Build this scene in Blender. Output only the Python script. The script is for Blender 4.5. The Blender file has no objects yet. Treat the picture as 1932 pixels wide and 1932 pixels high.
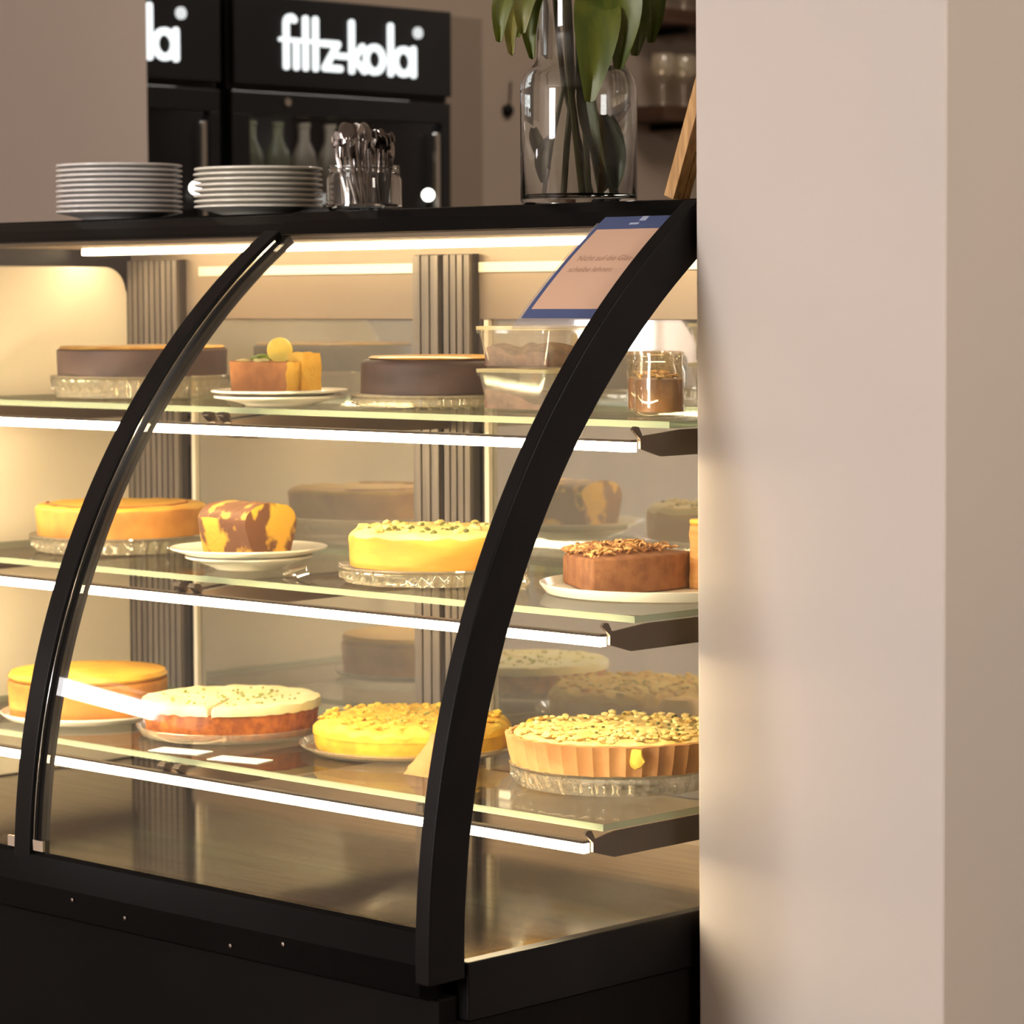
import bpy, bmesh, math, random
from mathutils import Vector, Matrix, noise
random.seed(7)
S = bpy.context.scene
COL = S.collection
PI = math.pi

# ------------------------------------------------------------------ camera
cd = bpy.data.cameras.new('camera'); cam = bpy.data.objects.new('camera', cd); COL.objects.link(cam)
R = Matrix(((0.718019579, -0.045623398, 0.694526018),
            (0.696009744, 0.053200600, -0.716058749),
            (-0.004280167, 0.997541078, 0.069953402)))
cam.matrix_world = Matrix.Translation((2.253298, -2.214426, 1.175713)) @ R.to_4x4()
cd.sensor_width = 36.0
cd.lens = 5693.41 / 1932 * 36.0
cd.clip_start = 0.05
cd.dof.use_dof = True
cd.dof.focus_distance = 3.45
cd.dof.aperture_fstop = 9.0
S.camera = cam

# ------------------------------------------------------------------ world, light, exposure
w = bpy.data.worlds.new('world'); S.world = w; w.use_nodes = True
w.node_tree.nodes['Background'].inputs[0].default_value = (0.8, 0.85, 1.0, 1)
w.node_tree.nodes['Background'].inputs[1].default_value = 0.3
S.view_settings.view_transform = 'Standard'
S.view_settings.look = 'None'
S.view_settings.gamma = 1
S.view_settings.exposure = 0.0
S.cycles.use_denoising = True
S.cycles.use_adaptive_sampling = True
S.cycles.adaptive_threshold = 0.025
S.cycles.max_bounces = 10
S.cycles.diffuse_bounces = 4
S.cycles.glossy_bounces = 5
S.cycles.transmission_bounces = 10
S.cycles.transparent_max_bounces = 32
S.cycles.caustics_reflective = False
S.cycles.caustics_refractive = False
S.cycles.sample_clamp_indirect = 6.0


def area(name, loc, target, sx, sy, power, col):
    l = bpy.data.lights.new(name, 'AREA'); l.shape = 'RECTANGLE'; l.size = sx; l.size_y = sy
    l.energy = power; l.color = col
    o = bpy.data.objects.new(name, l); COL.objects.link(o); o.location = loc
    o.rotation_euler = (Vector(target) - Vector(loc)).to_track_quat('-Z', 'Y').to_euler()
    return o


# daylight through the front window, and two unseen fill lights added under the ceiling
area('daylight', (-1.35, -4.9, 1.75), (0.2, 0.4, 1.1), 1.3, 1.5, 74, (1.0, 0.93, 0.88))
area('ceiling_fill', (2.7, 0.2, 2.72), (1.9, 0.5, 0), 1.2, 1.2, 108, (1.0, 0.88, 0.76))
area('counter_fill', (-1.7, 2.9, 2.72), (-1.7, 2.9, 0), 0.8, 0.8, 30, (1.0, 0.86, 0.72))


# ------------------------------------------------------------------ materials
def nodes(name):
    m = bpy.data.materials.new(name); m.use_nodes = True
    nt = m.node_tree; nt.nodes.clear()
    out = nt.nodes.new('ShaderNodeOutputMaterial')
    return m, nt, out


def pbr(name, col, rough=0.5, metal=0.0, col2=None, scale=20, bump=0.0, bscale=None, spec=0.5, coat=0.0,
        sss=0.0, ramp=(0.4, 0.6), stretch=None, trans=0.0, ior=1.45, emit=None, estr=0.0):
    m, nt, out = nodes(name)
    p = nt.nodes.new('ShaderNodeBsdfPrincipled')
    p.inputs['Base Color'].default_value = (*col, 1)
    p.inputs['Roughness'].default_value = rough
    p.inputs['Metallic'].default_value = metal
    p.inputs['Specular IOR Level'].default_value = spec
    p.inputs['Coat Weight'].default_value = coat
    p.inputs['Subsurface Weight'].default_value = sss
    p.inputs['Subsurface Radius'].default_value = (0.01, 0.006, 0.003)
    p.inputs['Transmission Weight'].default_value = trans
    p.inputs['IOR'].default_value = ior
    if emit:
        p.inputs['Emission Color'].default_value = (*emit, 1)
        p.inputs['Emission Strength'].default_value = estr
    tc = nt.nodes.new('ShaderNodeTexCoord'); mp = nt.nodes.new('ShaderNodeMapping')
    nt.links.new(tc.outputs['Object'], mp.inputs[0])
    if stretch: mp.inputs['Scale'].default_value = stretch
    if col2:
        n = nt.nodes.new('ShaderNodeTexNoise'); n.inputs['Scale'].default_value = scale; n.inputs['Detail'].default_value = 4
        r = nt.nodes.new('ShaderNodeValToRGB')
        r.color_ramp.elements[0].position = ramp[0]; r.color_ramp.elements[0].color = (*col, 1)
        r.color_ramp.elements[1].position = ramp[1]; r.color_ramp.elements[1].color = (*col2, 1)
        nt.links.new(mp.outputs[0], n.inputs['Vector']); nt.links.new(n.outputs[0], r.inputs[0])
        nt.links.new(r.outputs[0], p.inputs['Base Color'])
    if bump:
        n2 = nt.nodes.new('ShaderNodeTexNoise'); n2.inputs['Scale'].default_value = bscale or scale * 3; n2.inputs['Detail'].default_value = 5
        b = nt.nodes.new('ShaderNodeBump'); b.inputs['Strength'].default_value = bump; b.inputs['Distance'].default_value = 0.004
        nt.links.new(mp.outputs[0], n2.inputs['Vector']); nt.links.new(n2.outputs[0], b.inputs['Height'])
        nt.links.new(b.outputs[0], p.inputs['Normal'])
    nt.links.new(p.outputs[0], out.inputs[0])
    return m


def sheet_glass(name, tint=(1, 1, 1), boost=1.0, base=0.0, rough=0.0, milk=0.0, milkcol=(1, 1, 1)):
    """glass sheet: clear transmission and a Fresnel reflection"""
    m, nt, out = nodes(name)
    t = nt.nodes.new('ShaderNodeBsdfTransparent'); t.inputs[0].default_value = (*tint, 1)
    g = nt.nodes.new('ShaderNodeBsdfGlossy'); g.inputs['Roughness'].default_value = rough
    # Schlick reflectance, the same from either side of the sheet
    f = nt.nodes.new('ShaderNodeLayerWeight'); f.inputs[0].default_value = 0.5
    pw = nt.nodes.new('ShaderNodeMath'); pw.operation = 'POWER'; pw.inputs[1].default_value = 5.0
    nt.links.new(f.outputs['Facing'], pw.inputs[0])
    sc = nt.nodes.new('ShaderNodeMath'); sc.operation = 'MULTIPLY_ADD'; sc.inputs[1].default_value = 0.965; sc.inputs[2].default_value = 0.035
    nt.links.new(pw.outputs[0], sc.inputs[0])
    ma = nt.nodes.new('ShaderNodeMath'); ma.operation = 'MULTIPLY_ADD'
    ma.inputs[1].default_value = boost; ma.inputs[2].default_value = base; ma.use_clamp = True
    nt.links.new(sc.outputs[0], ma.inputs[0])
    mx = nt.nodes.new('ShaderNodeMixShader')
    nt.links.new(ma.outputs[0], mx.inputs[0])
    src = t.outputs[0]
    if milk:
        d = nt.nodes.new('ShaderNodeBsdfDiffuse'); d.inputs[0].default_value = (*milkcol, 1)
        m2 = nt.nodes.new('ShaderNodeMixShader'); m2.inputs[0].default_value = milk
        nt.links.new(t.outputs[0], m2.inputs[1]); nt.links.new(d.outputs[0], m2.inputs[2]); src = m2.outputs[0]
    nt.links.new(src, mx.inputs[1]); nt.links.new(g.outputs[0], mx.inputs[2])
    nt.links.new(mx.outputs[0], out.inputs[0])
    return m


def glow(name, col, s):
    m, nt, out = nodes(name)
    e = nt.nodes.new('ShaderNodeEmission'); e.inputs[0].default_value = (*col, 1); e.inputs[1].default_value = s
    nt.links.new(e.outputs[0], out.inputs[0]); return m


def marble(name, a, b, scale=14, dist=6):
    m, nt, out = nodes(name)
    p = nt.nodes.new('ShaderNodeBsdfPrincipled'); p.inputs['Roughness'].default_value = 0.75
    tc = nt.nodes.new('ShaderNodeTexCoord'); wv = nt.nodes.new('ShaderNodeTexWave')
    wv.inputs['Scale'].default_value = scale; wv.inputs['Distortion'].default_value = dist; wv.inputs['Detail'].default_value = 2
    wv.inputs['Detail Scale'].default_value = 1.3
    wv.bands_direction = 'DIAGONAL'
    r = nt.nodes.new('ShaderNodeValToRGB')
    r.color_ramp.elements[0].position = 0.42; r.color_ramp.elements[0].color = (*a, 1)
    r.color_ramp.elements[1].position = 0.58; r.color_ramp.elements[1].color = (*b, 1)
    nt.links.new(tc.outputs['Object'], wv.inputs[0]); nt.links.new(wv.outputs[0], r.inputs[0])
    nt.links.new(r.outputs[0], p.inputs['Base Color']); nt.links.new(p.outputs[0], out.inputs[0])
    return m


BLACK = pbr('black_lacquer', (0.0025, 0.0025, 0.0025), 0.22, col2=(0.004, 0.0035, 0.0035), scale=3, spec=0.06)
BLACKM = pbr('black_powder_coat', (0.005, 0.0045, 0.0045), 0.38, col2=(0.007, 0.006, 0.006), scale=8, spec=0.13, bump=0.05, bscale=300)
BASEM = pbr('black_base_panel', (0.005, 0.0045, 0.004), 0.5, col2=(0.008, 0.0065, 0.0055), scale=2, spec=0.05)
CHROME = pbr('polished_chrome', (0.85, 0.82, 0.76), 0.12, 1.0, col2=(0.8, 0.78, 0.74), scale=4)
STEEL = pbr('brushed_steel_deck', (0.60, 0.52, 0.42), 0.10, 1.0, col2=(0.48, 0.41, 0.33), scale=6, stretch=(1, 14, 1))
TAUPE = pbr('taupe_metal_lining', (0.30, 0.235, 0.175), 0.4, 0.5, col2=(0.27, 0.21, 0.16), scale=3)
TRIMHL = pbr('pale_trim_and_highlight', (0.95, 0.86, 0.68), 0.35, 0.2, col2=(0.92, 0.82, 0.64), scale=5)  # aluminium of the header trim, also the painted highlight on the door edges
RIB = pbr('ribbed_grey_profile', (0.22, 0.19, 0.165), 0.42, 0.5, col2=(0.16, 0.14, 0.125), scale=9, stretch=(8, 8, 0.3))
RIBD = pbr('dark_groove', (0.06, 0.052, 0.046), 0.6, 0.2, col2=(0.05, 0.045, 0.04), scale=9)
CREAM = pbr('cream_liner', (0.94, 0.84, 0.68), 0.45, col2=(0.93, 0.83, 0.67), scale=2, spec=0.3)
BRACK = pbr('bronze_bracket', (0.075, 0.052, 0.036), 0.45, 0.4, col2=(0.09, 0.06, 0.04), scale=7)
GLASS = sheet_glass('curved_front_glass', (0.985, 0.99, 0.985), 1.0)
SIDEG = sheet_glass('side_glass', (0.985, 0.99, 0.985), 0.6)
SHELFG = sheet_glass('glass_shelf', (0.955, 0.97, 0.955), 0.7)
GEDGE = sheet_glass('green_glass_edge', (0.62, 0.72, 0.60), 0.6, 0.02, 0.1, 0.5, (0.30, 0.36, 0.26))
MIRROR = sheet_glass('reflective_door_glass', (0.75, 0.72, 0.66), 0.5, 0.45, 0.03, 0.28, (0.62, 0.58, 0.50))
CRYST = sheet_glass('pressed_glass', (0.96, 0.93, 0.87), 1.0, 0.10, 0.04, 0.15, (0.95, 0.86, 0.68))
CLEARP = sheet_glass('clear_plastic', (0.97, 0.95, 0.92), 0.8, 0.02, 0.08, 0.07, (0.95, 0.88, 0.7))
RIMP = sheet_glass('plastic_rim', (0.9, 0.84, 0.70), 0.8, 0.06, 0.15, 0.4, (0.95, 0.82, 0.5))
VGLASS = pbr('vase_glass', (0.97, 0.99, 0.98), 0.0, col2=(0.98, 1.0, 0.99), scale=2, trans=1.0, ior=1.45)
LAMP = glow('led_tube', (1.0, 0.77, 0.45), 72.0)
TOPLAMP = glow('led_tube_top', (1.0, 0.77, 0.45), 40.0)
PORC = pbr('white_porcelain', (0.80, 0.77, 0.74), 0.18, col2=(0.78, 0.75, 0.72), scale=3, coat=0.3)
PORCW = pbr('cream_porcelain', (0.84, 0.80, 0.70), 0.22, col2=(0.82, 0.78, 0.68), scale=3, coat=0.3)
CUTL = pbr('worn_cutlery_steel', (0.42, 0.38, 0.36), 0.2, 1.0, col2=(0.30, 0.27, 0.25), scale=30)
PAPER = pbr('white_paper', (0.82, 0.78, 0.74), 0.8, col2=(0.80, 0.76, 0.72), scale=8)
WALLP = pbr('pillar_plaster', (0.585, 0.52, 0.475), 0.85, col2=(0.565, 0.51, 0.47), scale=2.2, bump=0.04, bscale=40)
WALLL = pbr('beige_plaster', (0.80, 0.68, 0.60), 0.85, col2=(0.78, 0.67, 0.59), scale=1.5, bump=0.04, bscale=40)
WALLB = pbr('taupe_plaster', (0.35, 0.28, 0.225), 0.9, col2=(0.33, 0.265, 0.215), scale=1.2, bump=0.04, bscale=40)
WALLD = pbr('dark_taupe_paint', (0.24, 0.185, 0.14), 0.8, col2=(0.22, 0.17, 0.13), scale=1.2)
ROOMW = pbr('dining_room_plaster', (0.70, 0.66, 0.60), 0.9, col2=(0.68, 0.64, 0.58), scale=1.2)
FLOORM = pbr('dark_oak_floor', (0.16, 0.10, 0.06), 0.4, col2=(0.10, 0.06, 0.035), scale=4, stretch=(1, 9, 1))
CEILM = pbr('ceiling_white', (0.7, 0.67, 0.63), 0.9, col2=(0.68, 0.65, 0.61), scale=1)
DARKWOOD = pbr('dark_walnut', (0.075, 0.035, 0.018), 0.5, col2=(0.05, 0.022, 0.011), scale=6, stretch=(8, 1, 8))
WOOD = pbr('honey_oak', (0.60, 0.34, 0.12), 0.5, col2=(0.42, 0.22, 0.07), scale=30, stretch=(6, 6, 0.5))
LEAF = pbr('green_leaf', (0.06, 0.085, 0.007), 0.42, col2=(0.11, 0.13, 0.012), scale=14, stretch=(3, 3, 0.6))
LEAF2 = pbr('yellowing_leaf', (0.19, 0.17, 0.035), 0.45, col2=(0.10, 0.12, 0.015), scale=18)
STEM = pbr('green_stem', (0.24, 0.26, 0.05), 0.4, col2=(0.23, 0.20, 0.05), scale=12)
STEMD = pbr('dark_stem', (0.09, 0.11, 0.02), 0.45, col2=(0.08, 0.06, 0.02), scale=12)
FRIDGEB = pbr('fridge_black', (0.010, 0.010, 0.011), 0.3, col2=(0.013, 0.013, 0.014), scale=3, spec=0.35)
FRIDGEG = sheet_glass('fridge_door_glass', (0.85, 0.86, 0.88), 0.8, 0.01, 0.03)
FRIDGEI = pbr('fridge_liner_grey', (0.42, 0.42, 0.43), 0.5, col2=(0.17, 0.17, 0.18), scale=3)
SIGNW = glow('lit_sign_white', (0.96, 1.0, 1.0), 1.3)
SIGNG = glow('lit_sign_dot', (0.95, 0.97, 0.97), 0.85)
FRIDGEFILL = glow('fridge_fill_glow', (1.0, 0.95, 0.88), 9.0)  # fill glow added inside the fridges
REFLBALL = glow('lamp_reflection_glow', (1.0, 0.97, 0.88), 6.0)  # glow of the balls that stand for lamp reflections
SKYP = glow('bright_daylight', (1.0, 0.98, 0.98), 22.0)
# food
CHOC = pbr('chocolate_crust', (0.085, 0.050, 0.042), 0.6, col2=(0.065, 0.036, 0.030), scale=25, bump=0.15, bscale=120)
CARAMEL = pbr('caramel_glaze', (0.62, 0.30, 0.05), 0.35, col2=(0.75, 0.45, 0.10), scale=30, coat=0.4)
TERRA = pbr('terracotta_crumb', (0.48, 0.19, 0.055), 0.85, col2=(0.40, 0.15, 0.045), scale=60, bump=0.3, bscale=220)
YCRUMB = pbr('yellow_sponge', (0.85, 0.52, 0.08), 0.85, col2=(0.80, 0.42, 0.05), scale=60, bump=0.4, bscale=220)
LEMON = pbr('lemon_flesh', (0.90, 0.72, 0.16), 0.4, col2=(0.85, 0.62, 0.10), scale=40, sss=0.2)
MINT = pbr('mint_leaf', (0.30, 0.36, 0.03), 0.5, col2=(0.22, 0.30, 0.03), scale=30)
GOLD = pbr('golden_bake', (0.66, 0.30, 0.055), 0.7, col2=(0.50, 0.20, 0.04), scale=18, bump=0.2, bscale=90)
GOLDT = pbr('golden_top', (0.80, 0.46, 0.06), 0.45, col2=(0.68, 0.34, 0.04), scale=16, bump=0.1)
CHEESE = pbr('cheesecake_side', (0.74, 0.38, 0.05), 0.55, col2=(0.64, 0.28, 0.03), scale=12, stretch=(1, 1, 3), sss=0.1)
CHEESET = pbr('cheesecake_top', (0.84, 0.68, 0.27), 0.45, col2=(0.80, 0.58, 0.17), scale=22, bump=0.2, bscale=70, sss=0.1)
PISTA = pbr('pistachio_bits', (0.16, 0.17, 0.04), 0.7, col2=(0.10, 0.10, 0.03), scale=60)
PISTAG = pbr('green_crumb', (0.38, 0.40, 0.10), 0.8, col2=(0.30, 0.33, 0.08), scale=60)
FROST = pbr('cream_frosting', (0.90, 0.82, 0.52), 0.55, col2=(0.86, 0.74, 0.38), scale=25, bump=0.3, bscale=90, sss=0.1)
CARROT = pbr('carrot_sponge', (0.46, 0.13, 0.015), 0.85, col2=(0.28, 0.07, 0.01), scale=75, bump=0.5, bscale=200)
STREUS = pbr('yellow_streusel', (0.82, 0.57, 0.09), 0.7, col2=(0.76, 0.44, 0.05), scale=35, bump=0.5, bscale=110, sss=0.1)
STREUSS = pbr('streusel_side', (0.80, 0.46, 0.03), 0.7, col2=(0.70, 0.34, 0.02), scale=30, bump=0.4, bscale=100)
CRUST = pbr('tart_crust', (0.54, 0.27, 0.10), 0.7, col2=(0.42, 0.19, 0.06), scale=20, bump=0.2, bscale=120)
TARTF = pbr('tart_filling', (0.86, 0.68, 0.28), 0.6, col2=(0.80, 0.55, 0.16), scale=40, bump=0.5, bscale=110, sss=0.1)
NUTC = pbr('nut_cake', (0.30, 0.13, 0.055), 0.8, col2=(0.22, 0.09, 0.04), scale=50, bump=0.3, bscale=200)
ALM = pbr('almond_shaving', (0.78, 0.46, 0.17), 0.6, col2=(0.36, 0.16, 0.06), scale=60)
LAYER = pbr('layer_cake', (0.66, 0.34, 0.11), 0.75, col2=(0.55, 0.25, 0.07), scale=14, stretch=(1, 1, 5), bump=0.3, bscale=200)
MARB = pbr('marbled_sponge', (0.85, 0.47, 0.05), 0.8, col2=(0.15, 0.06, 0.025), scale=17, ramp=(0.5, 0.56), stretch=(1, 1.4, 1), bump=0.4, bscale=200)
MARBD = pbr('marbled_crust', (0.16, 0.065, 0.028), 0.6, col2=(0.66, 0.32, 0.06), scale=60, ramp=(0.52, 0.6), stretch=(1, 0.4, 1), bump=0.5, bscale=120)
BERRY = pbr('berry_crumble', (0.11, 0.045, 0.045), 0.8, col2=(0.24, 0.12, 0.10), scale=60, bump=0.6, bscale=140)
CUSTARD = pbr('pale_custard', (0.74, 0.60, 0.36), 0.6, col2=(0.68, 0.52, 0.28), scale=20)
COMPOTE = pbr('brown_compote', (0.20, 0.075, 0.03), 0.4, col2=(0.38, 0.17, 0.05), scale=30, coat=0.4)
CARDBLUE = pbr('card_blue', (0.065, 0.09, 0.20), 0.35, col2=(0.075, 0.10, 0.22), scale=5)
CARDPINK = pbr('card_peach', (0.62, 0.40, 0.28), 0.5, col2=(0.60, 0.39, 0.28), scale=3)
CARDTXT = pbr('card_print', (0.36, 0.20, 0.14), 0.6, col2=(0.34, 0.19, 0.13), scale=3)
CARDMARK = pbr('card_mark', (0.40, 0.46, 0.62), 0.5, col2=(0.42, 0.48, 0.64), scale=3)
JARG = sheet_glass('jar_sheet_glass', (0.985, 0.96, 0.91), 1.0, 0.03, 0.03, 0.03, (0.95, 0.8, 0.5))
ACRYL = sheet_glass('acrylic_sleeve', (0.93, 0.93, 0.95), 0.9, 0.04, 0.03, 0.12, (0.7, 0.7, 0.8))


# ------------------------------------------------------------------ mesh helpers
def box(bm, x0, x1, y0, y1, z0, z1, mi=0):
    v = [bm.verts.new(p) for p in ((x0, y0, z0), (x1, y0, z0), (x1, y1, z0), (x0, y1, z0),
                                   (x0, y0, z1), (x1, y0, z1), (x1, y1, z1), (x0, y1, z1))]
    fs = [(3, 2, 1, 0), (4, 5, 6, 7), (0, 1, 5, 4), (1, 2, 6, 5), (2, 3, 7, 6), (3, 0, 4, 7)]
    out = []
    for f in fs:
        q = bm.faces.new([v[i] for i in f]); q.material_index = mi; out.append(q)
    return out


def prism_x(bm, prof, x0, x1, mi=0):
    """extrude a (y,z) outline along x"""
    a = [bm.verts.new((x0, y, z)) for y, z in prof]; b = [bm.verts.new((x1, y, z)) for y, z in prof]
    n = len(prof)
    for i in range(n):
        f = bm.faces.new((a[i], a[(i + 1) % n], b[(i + 1) % n], b[i])); f.material_index = mi
    f = bm.faces.new(a[::-1]); f.material_index = mi
    f = bm.faces.new(b); f.material_index = mi


def sweep_arc(bm, x0, x1, r0, r1, z0, z1, n=48, mi=0):
    """curved bar of the case front: arc about the axis (y .966, z .47); z0,z1 heights on the outer radius"""
    cy, cz = 0.966, 0.47
    t0 = math.asin((z0 - cz) / r1); t1 = math.asin((z1 - cz) / r1)
    rings = []
    for i in range(n + 1):
        t = t0 + (t1 - t0) * i / n
        ring = [bm.verts.new((x, cy - r * math.cos(t), cz + r * math.sin(t))) for x, r in ((x0, r1), (x1, r1), (x1, r0), (x0, r0))]
        rings.append(ring)
    for i in range(n):
        for k in range(4):
            f = bm.faces.new((rings[i][k], rings[i][(k + 1) % 4], rings[i + 1][(k + 1) % 4], rings[i + 1][k])); f.material_index = mi
    f = bm.faces.new(rings[0][::-1]); f.material_index = mi
    f = bm.faces.new(rings[-1]); f.material_index = mi


def lathe(bm, prof, seg=64, c=(0, 0, 0), mi=0, wob=None, closed=False, mats=None):
    """prof: list of (r,z); wob(theta,r,z)->(r,z)"""
    rings = []
    for r, z in prof:
        if r < 1e-6:
            rings.append([bm.verts.new((c[0], c[1], c[2] + z))]); continue
        ring = []
        for k in range(seg):
            t = 2 * PI * k / seg; rr, zz = (r, z) if wob is None else wob(t, r, z)
            ring.append(bm.verts.new((c[0] + rr * math.cos(t), c[1] + rr * math.sin(t), c[2] + zz)))
        rings.append(ring)
    pairs = list(range(len(rings) - 1)) + ([len(rings) - 1] if closed else [])
    for i in pairs:
        a, b = rings[i], rings[(i + 1) % len(rings)]
        m_ = mats[i] if mats else mi
        for k in range(seg):
            k2 = (k + 1) % seg
            if len(a) == 1 and len(b) == 1: break
            if len(a) == 1: f = bm.faces.new((a[0], b[k], b[k2])) if False else bm.faces.new((a[0], b[k2], b[k]))
            elif len(b) == 1: f = bm.faces.new((a[k], a[k2], b[0]))
            else: f = bm.faces.new((a[k], a[k2], b[k2], b[k]))
            f.material_index = m_


def tube(bm, pts, rad, seg=10, mi=0):
    pts = [Vector(p) for p in pts]
    if not isinstance(rad, (list, tuple)): rad = [rad] * len(pts)
    rings = []
    up = Vector((0.13, 0.31, 0.94))
    for i, p in enumerate(pts):
        d = (pts[min(i + 1, len(pts) - 1)] - pts[max(i - 1, 0)]).normalized()
        a = d.cross(up)
        if a.length < 1e-3: a = d.cross(Vector((1, 0, 0)))
        a.normalize(); b = d.cross(a)
        rings.append([bm.verts.new(p + (a * math.cos(2 * PI * k / seg) + b * math.sin(2 * PI * k / seg)) * rad[i]) for k in range(seg)])
    for i in range(len(rings) - 1):
        for k in range(seg):
            f = bm.faces.new((rings[i][k], rings[i][(k + 1) % seg], rings[i + 1][(k + 1) % seg], rings[i + 1][k])); f.material_index = mi
    f = bm.faces.new(rings[0][::-1]); f.material_index = mi
    f = bm.faces.new(rings[-1]); f.material_index = mi


def blob(bm, c, s, mi=0, sub=1, sc=(1, 1, 1)):
    r = bmesh.ops.create_icosphere(bm, subdivisions=sub, radius=1.0)
    rot = Matrix.Rotation(random.random() * 6.28, 4, 'Z') @ Matrix.Rotation(random.random() * 6.28, 4, 'X')
    for v in r['verts']:
        q = rot @ v.co
        q *= 1 + 0.25 * noise.noise(q * 1.7 + Vector(c) * 90)
        v.co = Vector(c) + Vector((q.x * s * sc[0], q.y * s * sc[1], q.z * s * sc[2]))
        for f in v.link_faces: f.material_index = mi


def obj(name, bm, mats, parent=None, smooth=False, bevel=0.0, loc=None):
    bmesh.ops.recalc_face_normals(bm, faces=bm.faces[:])
    me = bpy.data.meshes.new(name); bm.to_mesh(me); bm.free()
    for m in (mats if isinstance(mats, (list, tuple)) else [mats]): me.materials.append(m)
    if smooth:
        for p in me.polygons: p.use_smooth = True
        me.set_sharp_from_angle(angle=math.radians(38))
    o = bpy.data.objects.new(name, me); COL.objects.link(o)
    if loc: o.location = loc
    if parent: o.parent = parent
    if bevel:
        b = o.modifiers.new('bevel', 'BEVEL'); b.width = bevel; b.segments = 3; b.limit_method = 'ANGLE'
    return o


def tag(o, label, cat, group=None, kind=None):
    o['label'] = label; o['category'] = cat
    if group: o['group'] = group
    if kind: o['kind'] = kind
    return o


def thing(name, label, cat, loc=(0, 0, 0), rz=0, group=None):
    o = bpy.data.objects.new(name, None); COL.objects.link(o)
    o.location = loc; o.rotation_euler = (0, 0, rz); o.empty_display_size = 0.05
    return tag(o, label, cat, group)


def struct(name, bm, m, label=None):
    o = obj(name, bm, m); o['kind'] = 'structure'
    if label: o['label'] = label; o['category'] = 'wall'
    return o


def B(): return bmesh.new()


def boxes(*bs):
    bm = B()
    for b in bs: box(bm, *b)
    return bm


# ------------------------------------------------------------------ the room
struct('floor', boxes((-3.4, 5.0, -5.2, 5.0, -0.05, 0.0)), FLOORM)
struct('ceiling', boxes((-3.4, 5.0, -5.2, 5.0, 2.8, 2.85)), CEILM)
# wall beside the case, with a low window that the curved front glass mirrors
bm = B()
wy0, wy1, wz0, wz1 = -1.54, -1.14, 1.02, 1.16
box(bm, -3.2, -2.3, -5.0, wy0, 0, 2.8); box(bm, -3.2, -2.3, wy1, 1.481, 0, 2.8)
box(bm, -3.2, -2.3, wy0, wy1, 0, wz0); box(bm, -3.2, -2.3, wy0, wy1, wz1, 2.8)
struct('wall_left', bm, WALLL)
win = struct('window_1', boxes((-2.46, -2.45, wy0, wy1, wz0, wz1)), SKYP)
bm = B(); t = 0.018
box(bm, -2.44, -2.41, wy0, wy1, wz0, wz0 + t); box(bm, -2.44, -2.41, wy0, wy1, wz1 - t, wz1)
box(bm, -2.44, -2.41, wy0, wy0 + t, wz0 + t, wz1 - t); box(bm, -2.44, -2.41, wy1 - t, wy1, wz0 + t, wz1 - t)
o = obj('window_frame', bm, PORC, win)
struct('wall_back', boxes((-3.4, -3.2, -5.0, 5.0, 0, 2.8)), WALLB)
struct('wall_rear', boxes((-3.2, 5.0, 4.8, 5.0, 0, 2.8)), WALLB)
struct('wall_right', boxes((4.8, 5.0, -5.0, 4.8, 0, 2.8)), ROOMW)
# front wall with the tall daylight window
bm = B()
box(bm, -3.2, -2.05, -5.2, -5.0, 0, 2.8); box(bm, -0.65, 4.8, -5.2, -5.0, 0, 2.8)
box(bm, -2.05, -0.65, -5.2, -5.0, 0, 0.95); box(bm, -2.05, -0.65, -5.2, -5.0, 2.55, 2.8)
struct('wall_front', bm, ROOMW)
win = struct('window_2', boxes((-2.05, -0.65, -5.16, -5.15, 0.95, 2.55)), SKYP)
bm = B()
for b in ((-2.05, -2.0, -5.14, -5.1, 0.95, 2.55), (-0.70, -0.65, -5.14, -5.1, 0.95, 2.55), (-2.0, -0.7, -5.14, -5.1, 0.95, 1.0),
          (-2.0, -0.7, -5.14, -5.1, 2.5, 2.55)): box(bm, *b)
obj('window_frame', bm, PORC, win)
# pillar at the right: its near face is the lit plaster slab of the photo
bm = B()
prof = [(0.0010, 0.40), (0.353, 0.40), (0.353, 1.25), (0.0010, 1.25)]
lo = [bm.verts.new((x + (0.015 if i in (0, 3) else 0.008), y, 0)) for i, (x, y) in enumerate(prof)]
hi = [bm.verts.new((x, y, 2.8)) for x, y in prof]
bm.faces.new(lo[::-1]); bm.faces.new(hi)
for i in range(4): bm.faces.new((lo[i], lo[(i + 1) % 4], hi[(i + 1) % 4], hi[i]))
o = obj('wall_pillar', bm, WALLP, bevel=0.004); o['kind'] = 'structure'
# the darker painted recess panel right of the fridges
struct('trim_1', boxes((-3.2, -3.19, 2.9, 3.296, 0, 1.89)), WALLD)

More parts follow.
